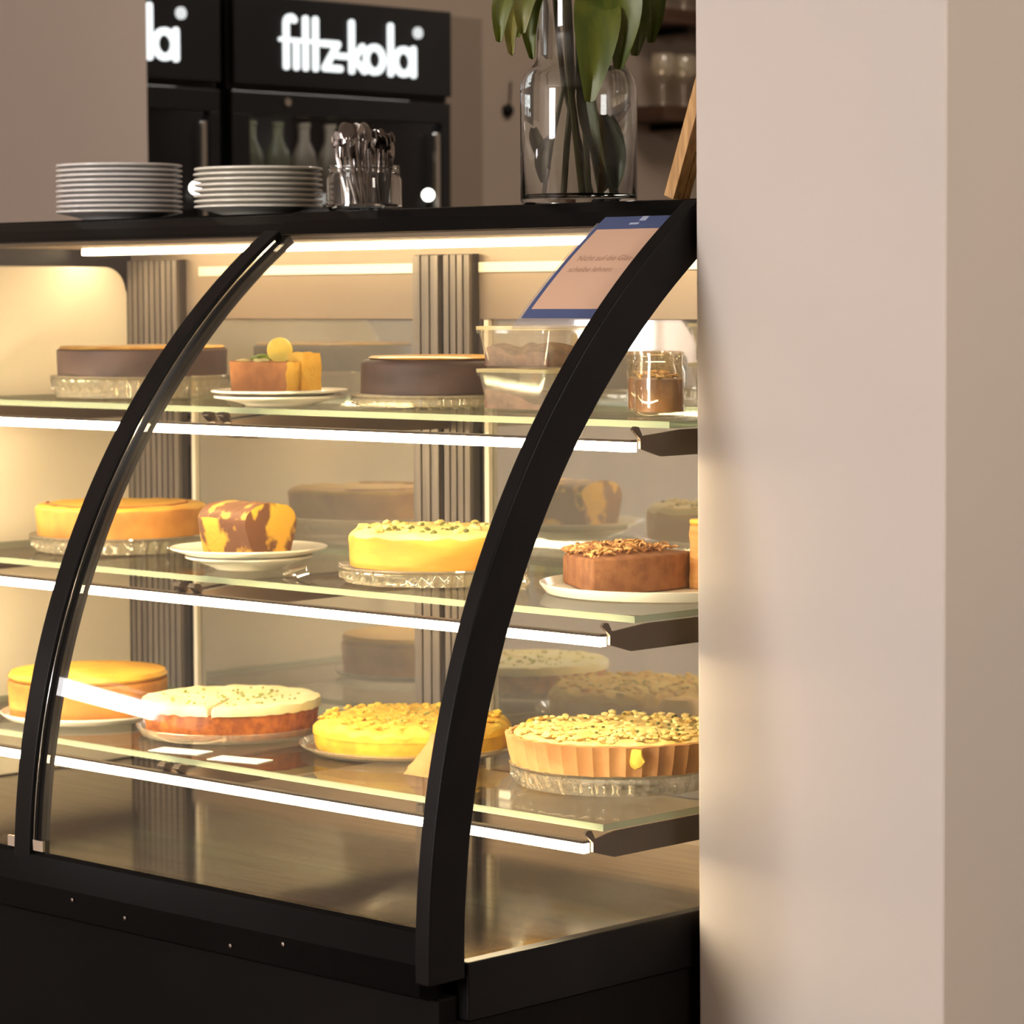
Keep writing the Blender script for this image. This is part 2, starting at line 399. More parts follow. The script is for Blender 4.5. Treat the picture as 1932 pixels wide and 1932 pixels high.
# ------------------------------------------------------------------ display case
XL = -1.47
case = thing('display_case', 'long black refrigerated cake display case with curved glass front and three lit glass shelves', 'display case', (0, 0, 0))
obj('base', boxes((XL, -0.018, 0.012, 0.78, 0.06, 0.43)), BASEM, case, bevel=0.003)
obj('plinth', boxes((XL + 0.03, -0.04, 0.05, 0.75, 0.0, 0.06)), BLACKM, case)
bm = B(); prism_x(bm, [(-0.012, 0.436), (-0.012, 0.470), (-0.002, 0.502), (0.0022, 0.5065), (0.0030, 0.5065), (0.0034, 0.498), (0.0112, 0.498), (0.0125, 0.490), (0.022, 0.462), (0.022, 0.4305), (0.0, 0.4305)], XL, -0.023)
obj('front_rail', bm, BLACK, case, bevel=0.0015)
for x, z in ((-0.52, 0.452), (-0.33, 0.447), (-0.24, 0.462), (-0.62, 0.46)):
    bm = B(); lathe(bm, [(0.0025, 0), (0.0025, 0.0008), (0, 0.0014)], 10)
    for v in bm.verts: v.co = Vector((x + v.co.x, -0.0125 - v.co.z, z + v.co.y))
    obj('screw_head', bm, CUTL, case)
obj('side_beam', boxes((-0.0185, 0.0, 0.0385, 0.78, 0.405, 0.469)), BLACKM, case, bevel=0.002)
obj('side_panel', boxes((-0.017, -0.004, 0.0125, 0.78, 0.06, 0.4045)), BASEM, case, bevel=0.001)
# end frame, divider and panes
bm = B(); sweep_arc(bm, -0.022, 0.0, 0.932, 0.986, 0.452, 1.290, 64)
obj('end_frame', bm, BLACKM, case, smooth=True, bevel=0.002)
obj('top_side_beam', boxes((-0.022, 0.0, 0.452, 0.80, 1.245, 1.2925)), BLACKM, case, bevel=0.001)
bm = B(); sweep_arc(bm, -0.748, -0.7165, 0.948, 0.970, 0.478, 1.268, 64)
dv = obj('divider_frame', bm, BLACKM, case, smooth=True, bevel=0.0015)
bm = B(); sweep_arc(bm, -0.7163, -0.7125, 0.950, 0.9665, 0.52, 1.255, 64)
obj('chrome_strip', bm, CHROME, dv, smooth=True)
bm = B(); sweep_arc(bm, -0.7123, -0.705, 0.948, 0.961, 0.50, 1.262, 64)
obj('rubber_seal', bm, BLACKM, dv, smooth=True)
for cx in (-0.765, -0.718): obj('glass_clamp', boxes((cx, cx + 0.024, 0.000, 0.0035, 0.507, 0.52)), CHROME, dv)
for x0, x1 in ((-0.704, -0.0225), (XL, -0.7485)):
    bm = B(); sweep_arc(bm, x0, x1, 0.957, 0.9615, 0.4985, 1.262, 64)
    obj('front_glass', bm, GLASS, case, smooth=True)
bm = B()
prof = [(0.045, 0.471)]
for i in range(25):
    t = math.asin(0.005 / 0.930) + (math.asin(0.775 / 0.930) - math.asin(0.005 / 0.930)) * i / 24
    prof.append((0.966 - 0.930 * math.cos(t), 0.47 + 0.930 * math.sin(t)))
prof += [(0.75, 1.245), (0.75, 0.471)]
prism_x(bm, prof[1:], -0.014, -0.009)
obj('end_glass', bm, SIDEG, case)
# top
for xa, xb, dz in ((-0.74, -0.0225, 0.0), (XL - 0.02, -0.7405, -0.0025)):
    bm = B(); prism_x(bm, [(0.4195, 1.2625 + dz), (0.4285, 1.270 + dz), (0.4420, 1.2805 + dz), (0.4590, 1.2920 + dz), (0.4640, 1.2930 + dz), (0.4680, 1.2930 + dz), (0.4680, 1.2625 + dz)], xa, xb)
    obj('top_bar', bm, BLACK, case, bevel=0.001)
obj('top_panel', boxes((XL - 0.02, -0.0225, 0.4685, 0.80, 1.266, 1.293)), BLACK, case)
obj('ceiling_lining', boxes((XL, -0.0225, 0.455, 0.757, 1.2565, 1.262)), TAUPE, case)
bm = B(); box(bm, -1.44, -0.10, 0.652, 0.668, 1.2475, 1.256)
obj('top_lamp', bm, TOPLAMP, case)
# end panel with a rounded corner
bm = B()
pr = [(0.05, 0.461), (0.752, 0.461), (0.752, 1.19)]
for i in range(9):
    a = i / 8 * PI / 2; pr.append((0.712 + 0.04 * math.cos(a), 1.19 + 0.04 * math.sin(a)))
pr += [(0.36, 1.232), (0.30, 1.165), (0.18, 1.02), (0.10, 0.85), (0.06, 0.70)]
prism_x(bm, pr, XL + 0.001, XL + 0.012)
obj('end_liner', bm, CREAM, case, bevel=0.004)
obj('end_panel', boxes((XL - 0.02, XL, 0.03, 0.78, 0.43, 0.9)), BLACKM, case)
bm = B(); prism_x(bm, [(0.03, 0.9), (0.78, 0.9), (0.78, 1.259), (0.47, 1.259), (0.33, 1.16), (0.14, 0.9)], XL - 0.02, XL)
obj('end_panel', bm, BLACKM, case)
# deck
obj('deck', boxes((XL, -0.0225, 0.0225, 0.775, 0.445, 0.460)), STEEL, case)
# rear frame, doors
bm = B()
box(bm, XL, -0.0225, 0.770, 0.792, 1.15, 1.256)
box(bm, XL, -0.0225, 0.770, 0.792, 0.460, 0.52)
rf = obj('rear_header', bm, TAUPE, case)
obj('header_trim', boxes((-1.30, -0.825, 0.7655, 0.7698, 1.215, 1.2285), (-0.70, -0.10, 0.7655, 0.7698, 1.215, 1.2285)), TRIMHL, rf)
for a, b in ((-1.475, -1.335), (-0.819, -0.765), (-0.757, -0.703), (-0.115, -0.03)):
    a = max(a, XL + 0.0125)
    bm = B(); box(bm, a, b, 0.758, 0.7697, 0.4605, 1.2405, 1)
    n = max(3, int((b - a) / 0.0135)); st = (b - a) / n
    for i in range(n):
        box(bm, a + i * st + 0.0018, a + (i + 1) * st - 0.0018, 0.7515, 0.7578, 0.461, 1.239, 0)
    obj('ribbed_post', bm, [RIB, RIBD], case)
for a, b in ((-1.334, -0.820), (-0.702, -0.116)):
    d = obj('rear_door', boxes((a, b, 0.7745, 0.7795, 0.521, 1.149)), MIRROR, case)
    obj('door_edge_highlight', boxes((a + 0.012, a + 0.020, 0.766, 0.7738, 0.521, 1.149)), TRIMHL, d)  # pale strips put in as the bright highlight along the door edges
    obj('door_edge_highlight', boxes((b - 0.006, b - 0.003, 0.766, 0.7738, 0.521, 1.149)), TRIMHL, d)
# shelves: glass plate, LED tube ahead of it, brackets under it
SH = {1: (1.036, 0.400, 0.343, 1.008), 2: (0.816, 0.340, 0.291, 0.790), 3: (0.583, 0.286, 0.262, 0.558)}
for k, (zt, yf, ly, lz) in SH.items():
    bm = B()
    fs = box(bm, XL + 0.014, -0.030, yf, 0.742, zt - 0.008, zt, 0)
    for f in fs[2:]: f.material_index = 1
    sh = obj('glass_shelf', bm, [SHELFG, GEDGE], case)
    bm = B(); box(bm, XL + 0.014, -0.034, ly - 0.005, ly + 0.005, lz - 0.005, lz + 0.0055)
    obj('led_tube', bm, LAMP, sh)
    obj('lamp_holder', boxes((XL + 0.014, -0.034, ly - 0.005, ly + 0.005, lz + 0.006, lz + 0.009)), BRACK, sh)
    for bx in (-0.032, -0.755, -0.785, XL + 0.016):
        z = zt - 0.0085
        bm = B()
        prism_x(bm, [(ly - 0.007, z + 0.001), (ly - 0.003, z + 0.005), (ly + 0.004, z + 0.004), (ly + 0.010, z - 0.006),
                     (yf + 0.02, z - 0.001), (0.748, z), (0.748, z - 0.030), (ly + 0.042, z - 0.031), (ly + 0.0065, z - 0.021), (ly + 0.0065, z - 0.010)],
                bx - 0.001, bx + (0.0025 if bx > -0.1 else 0.012))
        obj('shelf_bracket', bm, BRACK, sh)

# ------------------------------------------------------------------ sign card on the glass
def on_arc(x, s, r):   # s = height z measured on the glass radius
    t = math.asin((s - 0.47) / 0.962)
    return Vector((x, 0.966 - r * math.cos(t), 0.47 + r * math.sin(t)))


def arc_patch(bm, x0, x1, z0, z1, r0, r1, n=14, skew=0.0):
    g = []
    for i in range(n + 1):
        z = z0 + (z1 - z0) * i / n
        g.append([bm.verts.new(on_arc(x, z, r)) for x, r in ((x0, r1), (x1, r1), (x1, r0), (x0, r0))])
    for i in range(n):
        for k in range(4): bm.faces.new((g[i][k], g[i][(k + 1) % 4], g[i + 1][(k + 1) % 4], g[i + 1][k]))
    bm.faces.new(g[0][::-1]); bm.faces.new(g[-1])


sign = thing('notice_card', 'peach notice card with blue border on the curved glass beside the end frame', 'sign', tuple(on_arc(-0.10, 1.145, 0.963)))
off = -sign.location


def put(bm): bmesh.ops.translate(bm, verts=bm.verts[:], vec=off); return bm


bm = B(); arc_patch(bm, -0.164, -0.030, 1.143, 1.281, 0.9622, 0.9632); obj('sleeve', put(bm), ACRYL, sign)
bm = B(); arc_patch(bm, -0.158, -0.030, 1.154, 1.279, 0.9634, 0.9642); obj('card', put(bm), CARDBLUE, sign)
bm = B(); arc_patch(bm, -0.151, -0.036, 1.164, 1.256, 0.96425, 0.96465); obj('message_field', put(bm), CARDPINK, sign)
bm = B(); arc_patch(bm, -0.098, -0.088, 1.266, 1.271, 0.96425, 0.9646, 3); arc_patch(bm, -0.108, -0.094, 1.2615, 1.2635, 0.96425, 0.9646, 3)
obj('emblem', put(bm), CARDMARK, sign)


def text_mesh(body, size, align='LEFT', offset=0.0):
    c = bpy.data.curves.new('t', 'FONT'); c.body = body; c.size = size; c.align_x = align; c.offset = offset; c.space_line = 1.0
    o = bpy.data.objects.new('t', c); COL.objects.link(o)
    bpy.context.view_layer.update()
    me = bpy.data.meshes.new_from_object(o.evaluated_get(bpy.context.evaluated_depsgraph_get()))
    bpy.data.objects.remove(o); return me


for body, zz in (('Nicht auf die Glas-', 1.219), ('scheibe lehnen', 1.206)):
    me = text_mesh(body, 0.0115)
    for v in me.vertices:
        v.co = on_arc(-0.139 + v.co.x, zz + v.co.y * 0.75, 0.9649) + off
    me.materials.append(CARDTXT)
    o = bpy.data.objects.new('printed_text', me); COL.objects.link(o); o.parent = sign


# ------------------------------------------------------------------ food helpers
def cake_prof(R_, H, e=0.006, taper=0.0):
    p = [(0, 0), (R_ - taper, 0)]
    p.append((R_ - taper * 0.7, H * 0.2)); p.append((R_ - taper * 0.35, H * 0.55)); p.append((R_, H - e))
    for i in range(1, 5):
        a = i / 4 * PI / 2; p.append((R_ - e + e * math.cos(a), H - e + e * math.sin(a)))
    for i in range(1, 9): p.append(((R_ - e) * (1 - i / 8) if i < 8 else 0, H))
    return p


def cake_body(R_, H, e=0.006, taper=0.0, top=0.0015, side=0.001, seed=0, nf=40, flute=0, fl=0.0, dome=0.0, rise=0.0, rim=0.0):
    bm = B(); prof = cake_prof(R_, H, e, taper); ntop = 7
    mats = [0] * (len(prof) - 1)
    for i in range(len(mats)):
        if i >= 5: mats[i] = 1

    def wob(t, r, z):
        q = Vector((r * math.cos(t) * nf, r * math.sin(t) * nf, z * nf + seed * 7.3))
        rr, zz = r, z
        if z > 0.0001:
            zz = z + top * noise.noise(q) * (1 if z > H * 0.7 else 0) + dome * (1 - (r / R_) ** 2) * (1 if z > H * 0.7 else 0)
            zz += rise * (r / R_) * math.sin(t + 0.2) * (z / H)
            if rim and z > H * 0.9: zz += rim * math.exp(-((r - R_ * 0.93) / (R_ * 0.08)) ** 2)
        if r > R_ * 0.8: rr = r + side * noise.noise(q * 1.3 + Vector((5, 5, 5)))
        if flute and r > R_ * 0.85: rr += fl * abs(math.sin(flute * t / 2)) - fl
        return rr, zz
    lathe(bm, prof, 144, mats=mats, wob=wob)
    return bm


def bits(R_, z, n, s, rmin=0.0, flat=0.5, seed=1, cx=0, cy=0, jit=0.0):
    random.seed(seed); bm = B()
    for i in range(n):
        r = math.sqrt(random.uniform(rmin * rmin, 1)) * R_; a = random.random() * 2 * PI
        blob(bm, (cx + r * math.cos(a), cy + r * math.sin(a), z + random.uniform(0, jit)), s * random.uniform(0.6, 1.3), 0, 1, (1, 1, flat))
    return bm


def crystal_stand(label, x, y, z, R_, h, n=48, foot=True, group=None, name='cake_stand'):
    t = thing(name, label, 'cake stand', (x, y, z), 0, group)
    bm = B()
    lathe(bm, [(0, h - 0.004), (R_ * 0.93, h - 0.004), (R_ * 0.97, h - 0.002), (R_, h + 0.001), (R_ * 0.995, h + 0.003), (R_ * 0.96, h), (R_ * 0.92, h - 0.001), (0, h - 0.001)], 96)
    obj('plate', bm, CRYST, t, smooth=True)
    bm = B()

    def wob(a, r, zz): return r * (1 + 0.012 * math.cos(n * a)), zz
    lathe(bm, [(R_ * 0.985, h - 0.002), (R_ * 0.97, h - 0.010 if h > 0.014 else 0.004), (R_ * 0.93, h * 0.25), (R_ * 0.92, 0.002), (R_ * 0.90, 0.002), (R_ * 0.91, h * 0.25), (R_ * 0.95, h * 0.6), (R_ * 0.965, h - 0.004)], n * 4, wob=wob, closed=True)
    obj('pleated_rim', bm, CRYST, t, smooth=True)
    bm = B()
    for k in range(n):
        a = 2 * PI * k / n
        blob(bm, (R_ * 0.965 * math.cos(a), R_ * 0.965 * math.sin(a), h * 0.5), 0.0032, 0, 1, (1, 1, 1.3))
    o = obj('bead_edge', bm, CRYST, t, smooth=True)
    if foot:
        bm = B(); lathe(bm, [(0, 0), (R_ * 0.45, 0), (R_ * 0.42, 0.004), (R_ * 0.3, h - 0.005), (0, h - 0.005)], 48)
        obj('foot', bm, CRYST, t, smooth=True)
    return t


def plate_prof(R_, h=0.016, th=0.004, flat=0.55):
    if flat > 0.6:
        return [(0, 0), (R_ * (flat - 0.04), 0), (R_ * flat, 0.001), (R_, h - 0.002), (R_ * 1.002, h), (R_ * 0.99, h + 0.0005), (R_ * (flat + 0.01), th), (0, th)]
    return [(0, 0.0), (R_ * 0.52, 0.0), (R_ * 0.55, 0.002), (R_ * 0.72, h * 0.45), (R_, h - th * 0.5), (R_ * 1.002, h), (R_ * 0.985, h + 0.001),
            (R_ * 0.7, h * 0.45 + th), (R_ * 0.55, th), (0, th)]


def plate(label, x, y, z, R_, mat=PORCW, h=0.014, group=None, name='plate', cat='plate', flat=0.55):
    bm = B(); lathe(bm, plate_prof(R_, h, flat=flat), 72)
    o = obj(name, bm, mat, smooth=True, loc=(x, y, z)); tag(o, label, cat, group); return o


def glass_plate(label, x, y, z, R_, h=0.010):
    return plate(label, x, y, z, R_, CRYST, h, name='glass_plate', cat='plate', flat=0.945)


z1, z2, z3 = 1.0362, 0.8162, 0.5832
# ---- top shelf
crystal_stand('glass stand with scalloped rim under the left chocolate cake on the top shelf', -1.225, 0.590, z1, 0.133, 0.030, 44)
t = thing('chocolate_cake', 'dark round chocolate cake with caramel top, leftmost on the top shelf', 'cake', (-1.215, 0.585, z1 + 0.0335))
obj('cake_body', cake_body(0.124, 0.038, 0.003, 0.001, 0.0005, 0.0006, 1), [CHOC, CHOC], t, smooth=True)
bm = B(); lathe(bm, [(0, 0), (0.119, 0), (0.121, 0.002), (0.118, 0.0045), (0.06, 0.0055), (0, 0.006)], 72, (0, 0, 0.038)); obj('caramel_glaze', bm, CARAMEL, t, smooth=True)

plate('cream plate under the lemon cake slice on the top shelf, lower of the two', -0.800, 0.485, z1, 0.088, h=0.013)
plate('cream plate directly holding the lemon cake slice on the top shelf', -0.800, 0.485, z1 + 0.0078, 0.092, h=0.013)
t = thing('lemon_cake_slice', 'orange loaf cake piece topped with a lemon slice and mint on a cream plate', 'cake', (-0.808, 0.482, z1 + 0.0130), math.radians(4))
bm = B()
fs = box(bm, -0.064, 0.046, -0.022, 0.020, 0.0, 0.046, 0)
fs[3].material_index = 1
for v in bm.verts:
    if v.co.z < 0.01: v.co.x *= 0.94; v.co.y *= 0.94
bmesh.ops.subdivide_edges(bm, edges=bm.edges[:], cuts=5, use_grid_fill=True)
for v in bm.verts: v.co += Vector((1, 1, 1)) * 0.0018 * noise.noise(v.co * 90)
obj('sponge', bm, [TERRA, YCRUMB], t, smooth=True, bevel=0.001)
bm = boxes((0.022, 0.050, 0.004, 0.040, 0.0, 0.058))
bmesh.ops.subdivide_edges(bm, edges=bm.edges[:], cuts=4, use_grid_fill=True)
for v in bm.verts: v.co += Vector((1, 1, 1)) * 0.002 * noise.noise(v.co * 80)
obj('sponge_piece', bm, YCRUMB, t, smooth=True)
bm = B(); lathe(bm, [(0, -0.0025), (0.0165, -0.0025), (0.0175, 0), (0.0165, 0.0025), (0, 0.0025)], 40)
bmesh.ops.rotate(bm, verts=bm.verts[:], matrix=Matrix.Rotation(math.radians(90), 3, 'X') , cent=(0, 0, 0))
bmesh.ops.rotate(bm, verts=bm.verts[:], matrix=Matrix.Rotation(math.radians(35), 3, 'Z'), cent=(0, 0, 0))
bmesh.ops.translate(bm, verts=bm.verts[:], vec=(0.012, 0.0, 0.061))
obj('lemon_slice', bm, LEMON, t, smooth=True)
random.seed(3)
for (lx, lz) in ((-0.028, 0.050), (-0.016, 0.053), (-0.006, 0.050)):
    bm = B(); blob(bm, (lx, -0.004, lz), 0.009, 0, 2, (1.2, 0.7, 0.35)); obj('mint_leaf', bm, MINT, t, smooth=True)
for c_, k_ in (((-0.045, -0.01, 0.046), (2.4, 1, .4)), ((-0.010, -0.013, 0.047), (2.2, 1, .45))):
    bm = B(); blob(bm, c_, 0.007, 0, 2, k_); obj('glaze_dollop', bm, CHEESET, t, smooth=True)

crystal_stand('low clear glass stand under the right chocolate cake on the top shelf', -0.612, 0.600, z1, 0.118, 0.014, 40, foot=False)
t = thing('chocolate_cake', 'dark round chocolate cake with glossy orange top left of the stacked plastic boxes', 'cake', (-0.612, 0.603, z1 + 0.0175))
obj('cake_body', cake_body(0.105, 0.045, 0.008, -0.001, 0.0006, 0.0008, 2), [CHOC, CHOC], t, smooth=True)
bm = B(); lathe(bm, [(0, 0), (0.095, 0), (0.098, 0.002), (0.094, 0.0042), (0.06, 0.005), (0, 0.006)], 72, (0.004, 0, 0.0452)); obj('caramel_glaze', bm, CARAMEL, t, smooth=True)


def tub(label, x, y, z, rz, wx=0.137, wy=0.105, h=0.050, fill=0.6, fillm=BERRY, slope=0.0, lid=True, group=None):
    t = thing('dessert_tub', label, 'plastic tub', (x, y, z), rz, group)

    def rr(bm, levels, inner=False):
        rings = []
        for (zz, s) in levels:
            ring = []
            hx, hy = wx / 2 * s, wy / 2 * s; cr = 0.016
            for (cx, cy, a0) in ((hx - cr, hy - cr, 0), (-hx + cr, hy - cr, 90), (-hx + cr, -hy + cr, 180), (hx - cr, -hy + cr, 270)):
                for k in range(6):
                    a = math.radians(a0 + 18 * k); ring.append(bm.verts.new((cx + cr * math.cos(a), cy + cr * math.sin(a), zz)))
            rings.append(ring)
        for i in range(len(rings) - 1):
            for k in range(24): bm.faces.new((rings[i][k], rings[i][(k + 1) % 24], rings[i + 1][(k + 1) % 24], rings[i + 1][k]))
        return rings
    bm = B(); g = rr(bm, [(0, 0.84), (h - 0.006, 0.955), (h - 0.006, 1.0), (h - 0.002, 1.0), (h - 0.002, 0.95), (0.002, 0.83)]); bm.faces.new(g[0][::-1]); bm.faces.new(g[-1])
    obj('tub_body', bm, CLEARP, t, smooth=True)
    bm = B(); g = rr(bm, [(h - 0.0018, 0.99), (h - 0.0018, 1.01), (h + 0.003, 1.012), (h + 0.003, 0.985), (h + 0.001, 0.95)]); bm.faces.new(g[-1]); bm.faces.new(g[0][::-1])
    obj('lid', bm, RIMP, t, smooth=True)
    bm = B(); n = 14
    top = []
    for i in range(n + 1):
        row = []
        for j in range(n + 1):
            u, v = i / n * 2 - 1, j / n * 2 - 1
            px, py = u * wx * 0.40, v * wy * 0.40
            zz = h * fill * (0.75 + slope * (-u) + 0.35 * noise.noise(Vector((px * 30 + x * 50, py * 30, z * 40)))) * (1 - 0.25 * max(abs(u), abs(v)) ** 4)
            row.append(bm.verts.new((px, py, max(0.004, zz))))
        top.append(row)
    for i in range(n):
        for j in range(n): bm.faces.new((top[i][j], top[i + 1][j], top[i + 1][j + 1], top[i][j + 1]))
    edge = [top[i][0] for i in range(n + 1)] + [top[n][j] for j in range(1, n + 1)] + [top[i][n] for i in range(n - 1, -1, -1)] + [top[0][j] for j in range(n - 1, 0, -1)]
    low = [bm.verts.new((v.co.x * 1.0, v.co.y * 1.0, 0.0025)) for v in edge]
    for k in range(len(edge)): bm.faces.new((edge[k], low[k], low[(k + 1) % len(edge)], edge[(k + 1) % len(edge)]))
    bm.faces.new(low)
    obj('berry_crumble', bm, fillm, t, smooth=True)
    bm = B(); g = rr(bm, [(0.0022, 0.80), (0.0215, 0.84), (0.022, 0.7)])
    return t


tub('clear tub of berry crumble, lower one of the stack left of the end frame', -0.397, 0.568, z1, 0, fill=0.62, slope=0.35)
tub('clear tub of berry crumble, topmost of the stack left of the end frame', -0.397, 0.568, z1 + 0.0540, 0, fill=0.80)


def dessert_jar(label, x, y, z, r=0.031, h=0.076, group=None):
    t = thing('dessert_jar', label, 'jar', (x, y, z), 0, group)
    bm = B()
    lathe(bm, [(0, 0), (r * 0.92, 0), (r, 0.004), (r, h * 0.70), (r * 0.93, h * 0.76), (r * 0.93, h * 0.80), (r * 1.02, h * 0.81), (r * 1.02, h * 0.86), (r * 0.94, h * 0.87), (r * 0.94, h * 0.93), (r * 0.98, h * 0.94),
               (r * 0.98, h), (r * 0.90, h), (r * 0.90, h * 0.80), (r * 0.94, h * 0.70), (r * 0.95, 0.005), (0, 0.004)], 40)
    obj('jar_glass', bm, JARG, t, smooth=True)
    bm = B(); lathe(bm, [(0, 0.0045), (r * 0.93, 0.0055), (r * 0.925, h * 0.58), (r * 0.5, h * 0.60), (0, h * 0.6)], 40)
    obj('dessert', bm, COMPOTE, t, smooth=True)
    bm = bits(r * 0.8, h * 0.62, 26, 0.004, seed=int(abs(x) * 1000), jit=0.004)
    o = obj('crumb_topping', bm, GOLDT, t, smooth=True); o['kind'] = 'stuff'
    return t


dessert_jar('foremost small glass dessert jar, just right of the end frame on the top shelf', -0.150, 0.520, z1)
dessert_jar('small glass dessert jar partly hidden by the pillar on the top shelf', -0.085, 0.580, z1)
dessert_jar('small glass dessert jar behind the end frame, left and rear of the other jars', -0.225, 0.590, z1)

# ---- middle shelf
crystal_stand('scalloped glass stand under the golden cake, leftmost on the middle shelf', -1.205, 0.535, z2, 0.134, 0.022, 44, foot=False)
t = thing('golden_cake', 'golden yellow round cake with dark baked swirls on top, leftmost on the middle shelf', 'cake', (-1.200, 0.530, z2 + 0.0245))
obj('cake_body', cake_body(0.124, 0.044, 0.008, 0.004, 0.002, 0.0012, 5), [GOLD, GOLDT], t, smooth=True)
bm = B()
for k in range(5):
    a0 = -2.5 + k * 0.7; pts = []
    for i in range(10): a = a0 + i * 0.09; rr = 0.108 - 0.003 * k; pts.append((rr * math.cos(a), rr * math.sin(a), 0.0448))
    tube(bm, pts, 0.0016, 6)
obj('baked_swirl', bm, TERRA, t, smooth=True)

plate('lower cream saucer under the marble cake on the middle shelf', -0.828, 0.452, z2, 0.086, h=0.018)
plate('wide cream plate of the marble cake on the middle shelf', -0.828, 0.452, z2 + 0.0140, 0.106, h=0.016, flat=0.64)
t = thing('marble_cake', 'domed piece of marbled chocolate and vanilla cake on stacked cream plates', 'cake', (-0.828, 0.447, z2 + 0.0190), math.radians(0))
bm = B(); n = 22; L = 0.098
outl = []
for i in range(n + 1):
    a = PI * i / n; outl.append((0.0405 * (1.12 * math.cos(a)), 0.044 + 0.028 * math.sin(a) ** 0.7 if 0 < i < n else 0.042))
outl = [(0.033, 0.0)] + outl + [(-0.033, 0.0)]
rings = []
for s in range(13):
    u = s / 12; x = -L * 0.62 + L * 1.15 * u; k = 1.0 - 0.30 * max(0, (0.25 - u) / 0.25) ** 2
    rings.append([bm.verts.new((x + 0.003 * noise.noise(Vector((u * 9, yy * 60, zz * 60))), yy * k, zz * (0.82 + 0.18 * k) + 0.0015 * noise.noise(Vector((u * 9, yy * 90, zz * 90))))) for yy, zz in outl])
m_ = len(outl)
for s in range(12):
    for k in range(m_):
        f = bm.faces.new((rings[s][k], rings[s][(k + 1) % m_], rings[s + 1][(k + 1) % m_], rings[s + 1][k])); f.material_index = 1 if 2 < k < m_ - 3 else 0
bm.faces.new(rings[0][::-1]); bm.faces.new(rings[-1])
obj('sponge', bm, [MARB, MARBD], t, smooth=True)

crystal_stand('pleated glass stand under the pale cheesecake on the middle shelf', -0.510, 0.490, z2, 0.124, 0.020, 40, foot=False)
t = thing('cheesecake', 'yellow cheesecake sprinkled with chopped pistachios on the pleated glass stand, left of the end frame', 'cake', (-0.503, 0.487, z2 + 0.0225))
obj('cake_body', cake_body(0.112, 0.047, 0.013, 0.002, 0.0035, 0.001, 7, nf=50), [CHEESE, CHEESET], t, smooth=True)
o = obj('pistachio_bits', bits(0.098, 0.047, 34, 0.0036, rmin=0.3, seed=5, flat=0.8, jit=0.002), PISTA, t, smooth=True); o['kind'] = 'stuff'
o = obj('cream_flakes', bits(0.100, 0.046, 60, 0.0055, rmin=0.2, seed=8, flat=0.7, jit=0.003), CHEESET, t, smooth=True); o['kind'] = 'stuff'

plate('large cream plate under the nut cake on the middle shelf, right of the end frame', -0.195, 0.582, z2, 0.156, h=0.013, flat=0.95)
t = thing('nut_cake', 'brown nut cake piece covered with almond shavings, right of the end frame', 'cake', (-0.250, 0.545, z2 + 0.0045))
bm = B()   # thick wedge, point towards the left
pts = []
for i in range(15):
    a = math.radians(-38 + 60 * i / 14); pts.append((0.165 * math.cos(a) - 0.085, 0.165 * math.sin(a) + 0.015))
pts = [(-0.085, 0.0), ] + pts
for zz0, zz1, fl in ((0.0, 0.040, 0),):
    lo = [bm.verts.new((x, y, 0)) for x, y in pts]; mid = [bm.verts.new((x, y, 0.036 + 0.012 * (x + 0.085) / 0.25)) for x, y in pts]
    cen = bm.verts.new((0.02, 0.005, 0.052))
    n = len(pts)
    for i in range(n):
        bm.faces.new((lo[i], lo[(i + 1) % n], mid[(i + 1) % n], mid[i])); bm.faces.new((mid[i], mid[(i + 1) % n], cen))
    bm.faces.new(lo[::-1])
obj('sponge', bm, NUTC, t, bevel=0.003)
random.seed(11); bm = B()
for i in range(420):
    x = random.uniform(-0.078, 0.075); y = random.uniform(-0.72, 0.38) * (x + 0.085) + 0.006
    if math.hypot(x + 0.085, y - 0.015) > 0.150: continue
    a = random.random() * 6.28; l = random.uniform(0.006, 0.015)
    d_ = math.hypot(x - 0.02, y - 0.005); zz = 0.040 + 0.013 * max(0.0, 1 - d_ / 0.09) + random.uniform(0.0, 0.006)
    dz = random.uniform(-0.003, 0.004)
    tube(bm, [(x, y, zz), (x + l * .5 * math.cos(a), y + l * .5 * math.sin(a), zz + 0.002 + dz / 2), (x + l * math.cos(a), y + l * math.sin(a), zz + dz)], 0.0015, 5)
o = obj('almond_shavings', bm, ALM, t, smooth=True); o['kind'] = 'stuff'
t = thing('layer_cake', 'tall golden layer cake slice behind the nut cake at the pillar edge', 'cake', (-0.125, 0.628, z2 + 0.0045))
bm = boxes((-0.045, 0.055, -0.03, 0.045, 0.0, 0.078)); bmesh.ops.subdivide_edges(bm, edges=bm.edges[:], cuts=6, use_grid_fill=True)
for v in bm.verts: v.co += Vector((1, 1, 1)) * 0.0018 * noise.noise(v.co * 90)
obj('sponge', bm, LAYER, t, smooth=True)
bm = boxes((-0.046, 0.056, -0.031, 0.046, 0.0785, 0.086)); obj('icing', bm, GOLDT, t, bevel=0.003)
for x, y in ((-0.03, -0.02), (-0.01, 0.0), (0.0, -0.02), (0.02, 0.01), (0.03, -0.02)):
    bm = B(); blob(bm, (x, y, 0.089), 0.0038); obj('nut', bm, PISTA, t, smooth=True)
bm = B(); random.seed(9)
blob(bm, (0, 0, 0.012), 0.014, 0, 3, (1.3, 1.0, 0.85))
for v in bm.verts: v.co += v.co.normalized() * 0.004 * noise.noise(v.co * 260)
o = obj('crumpled_wrapper', bm, CRYST, smooth=False, loc=(-0.330, 0.455, z2)); tag(o, 'small crumpled clear wrapper on the middle shelf beside the end frame', 'wrapper')
random.seed(2); bm = B()
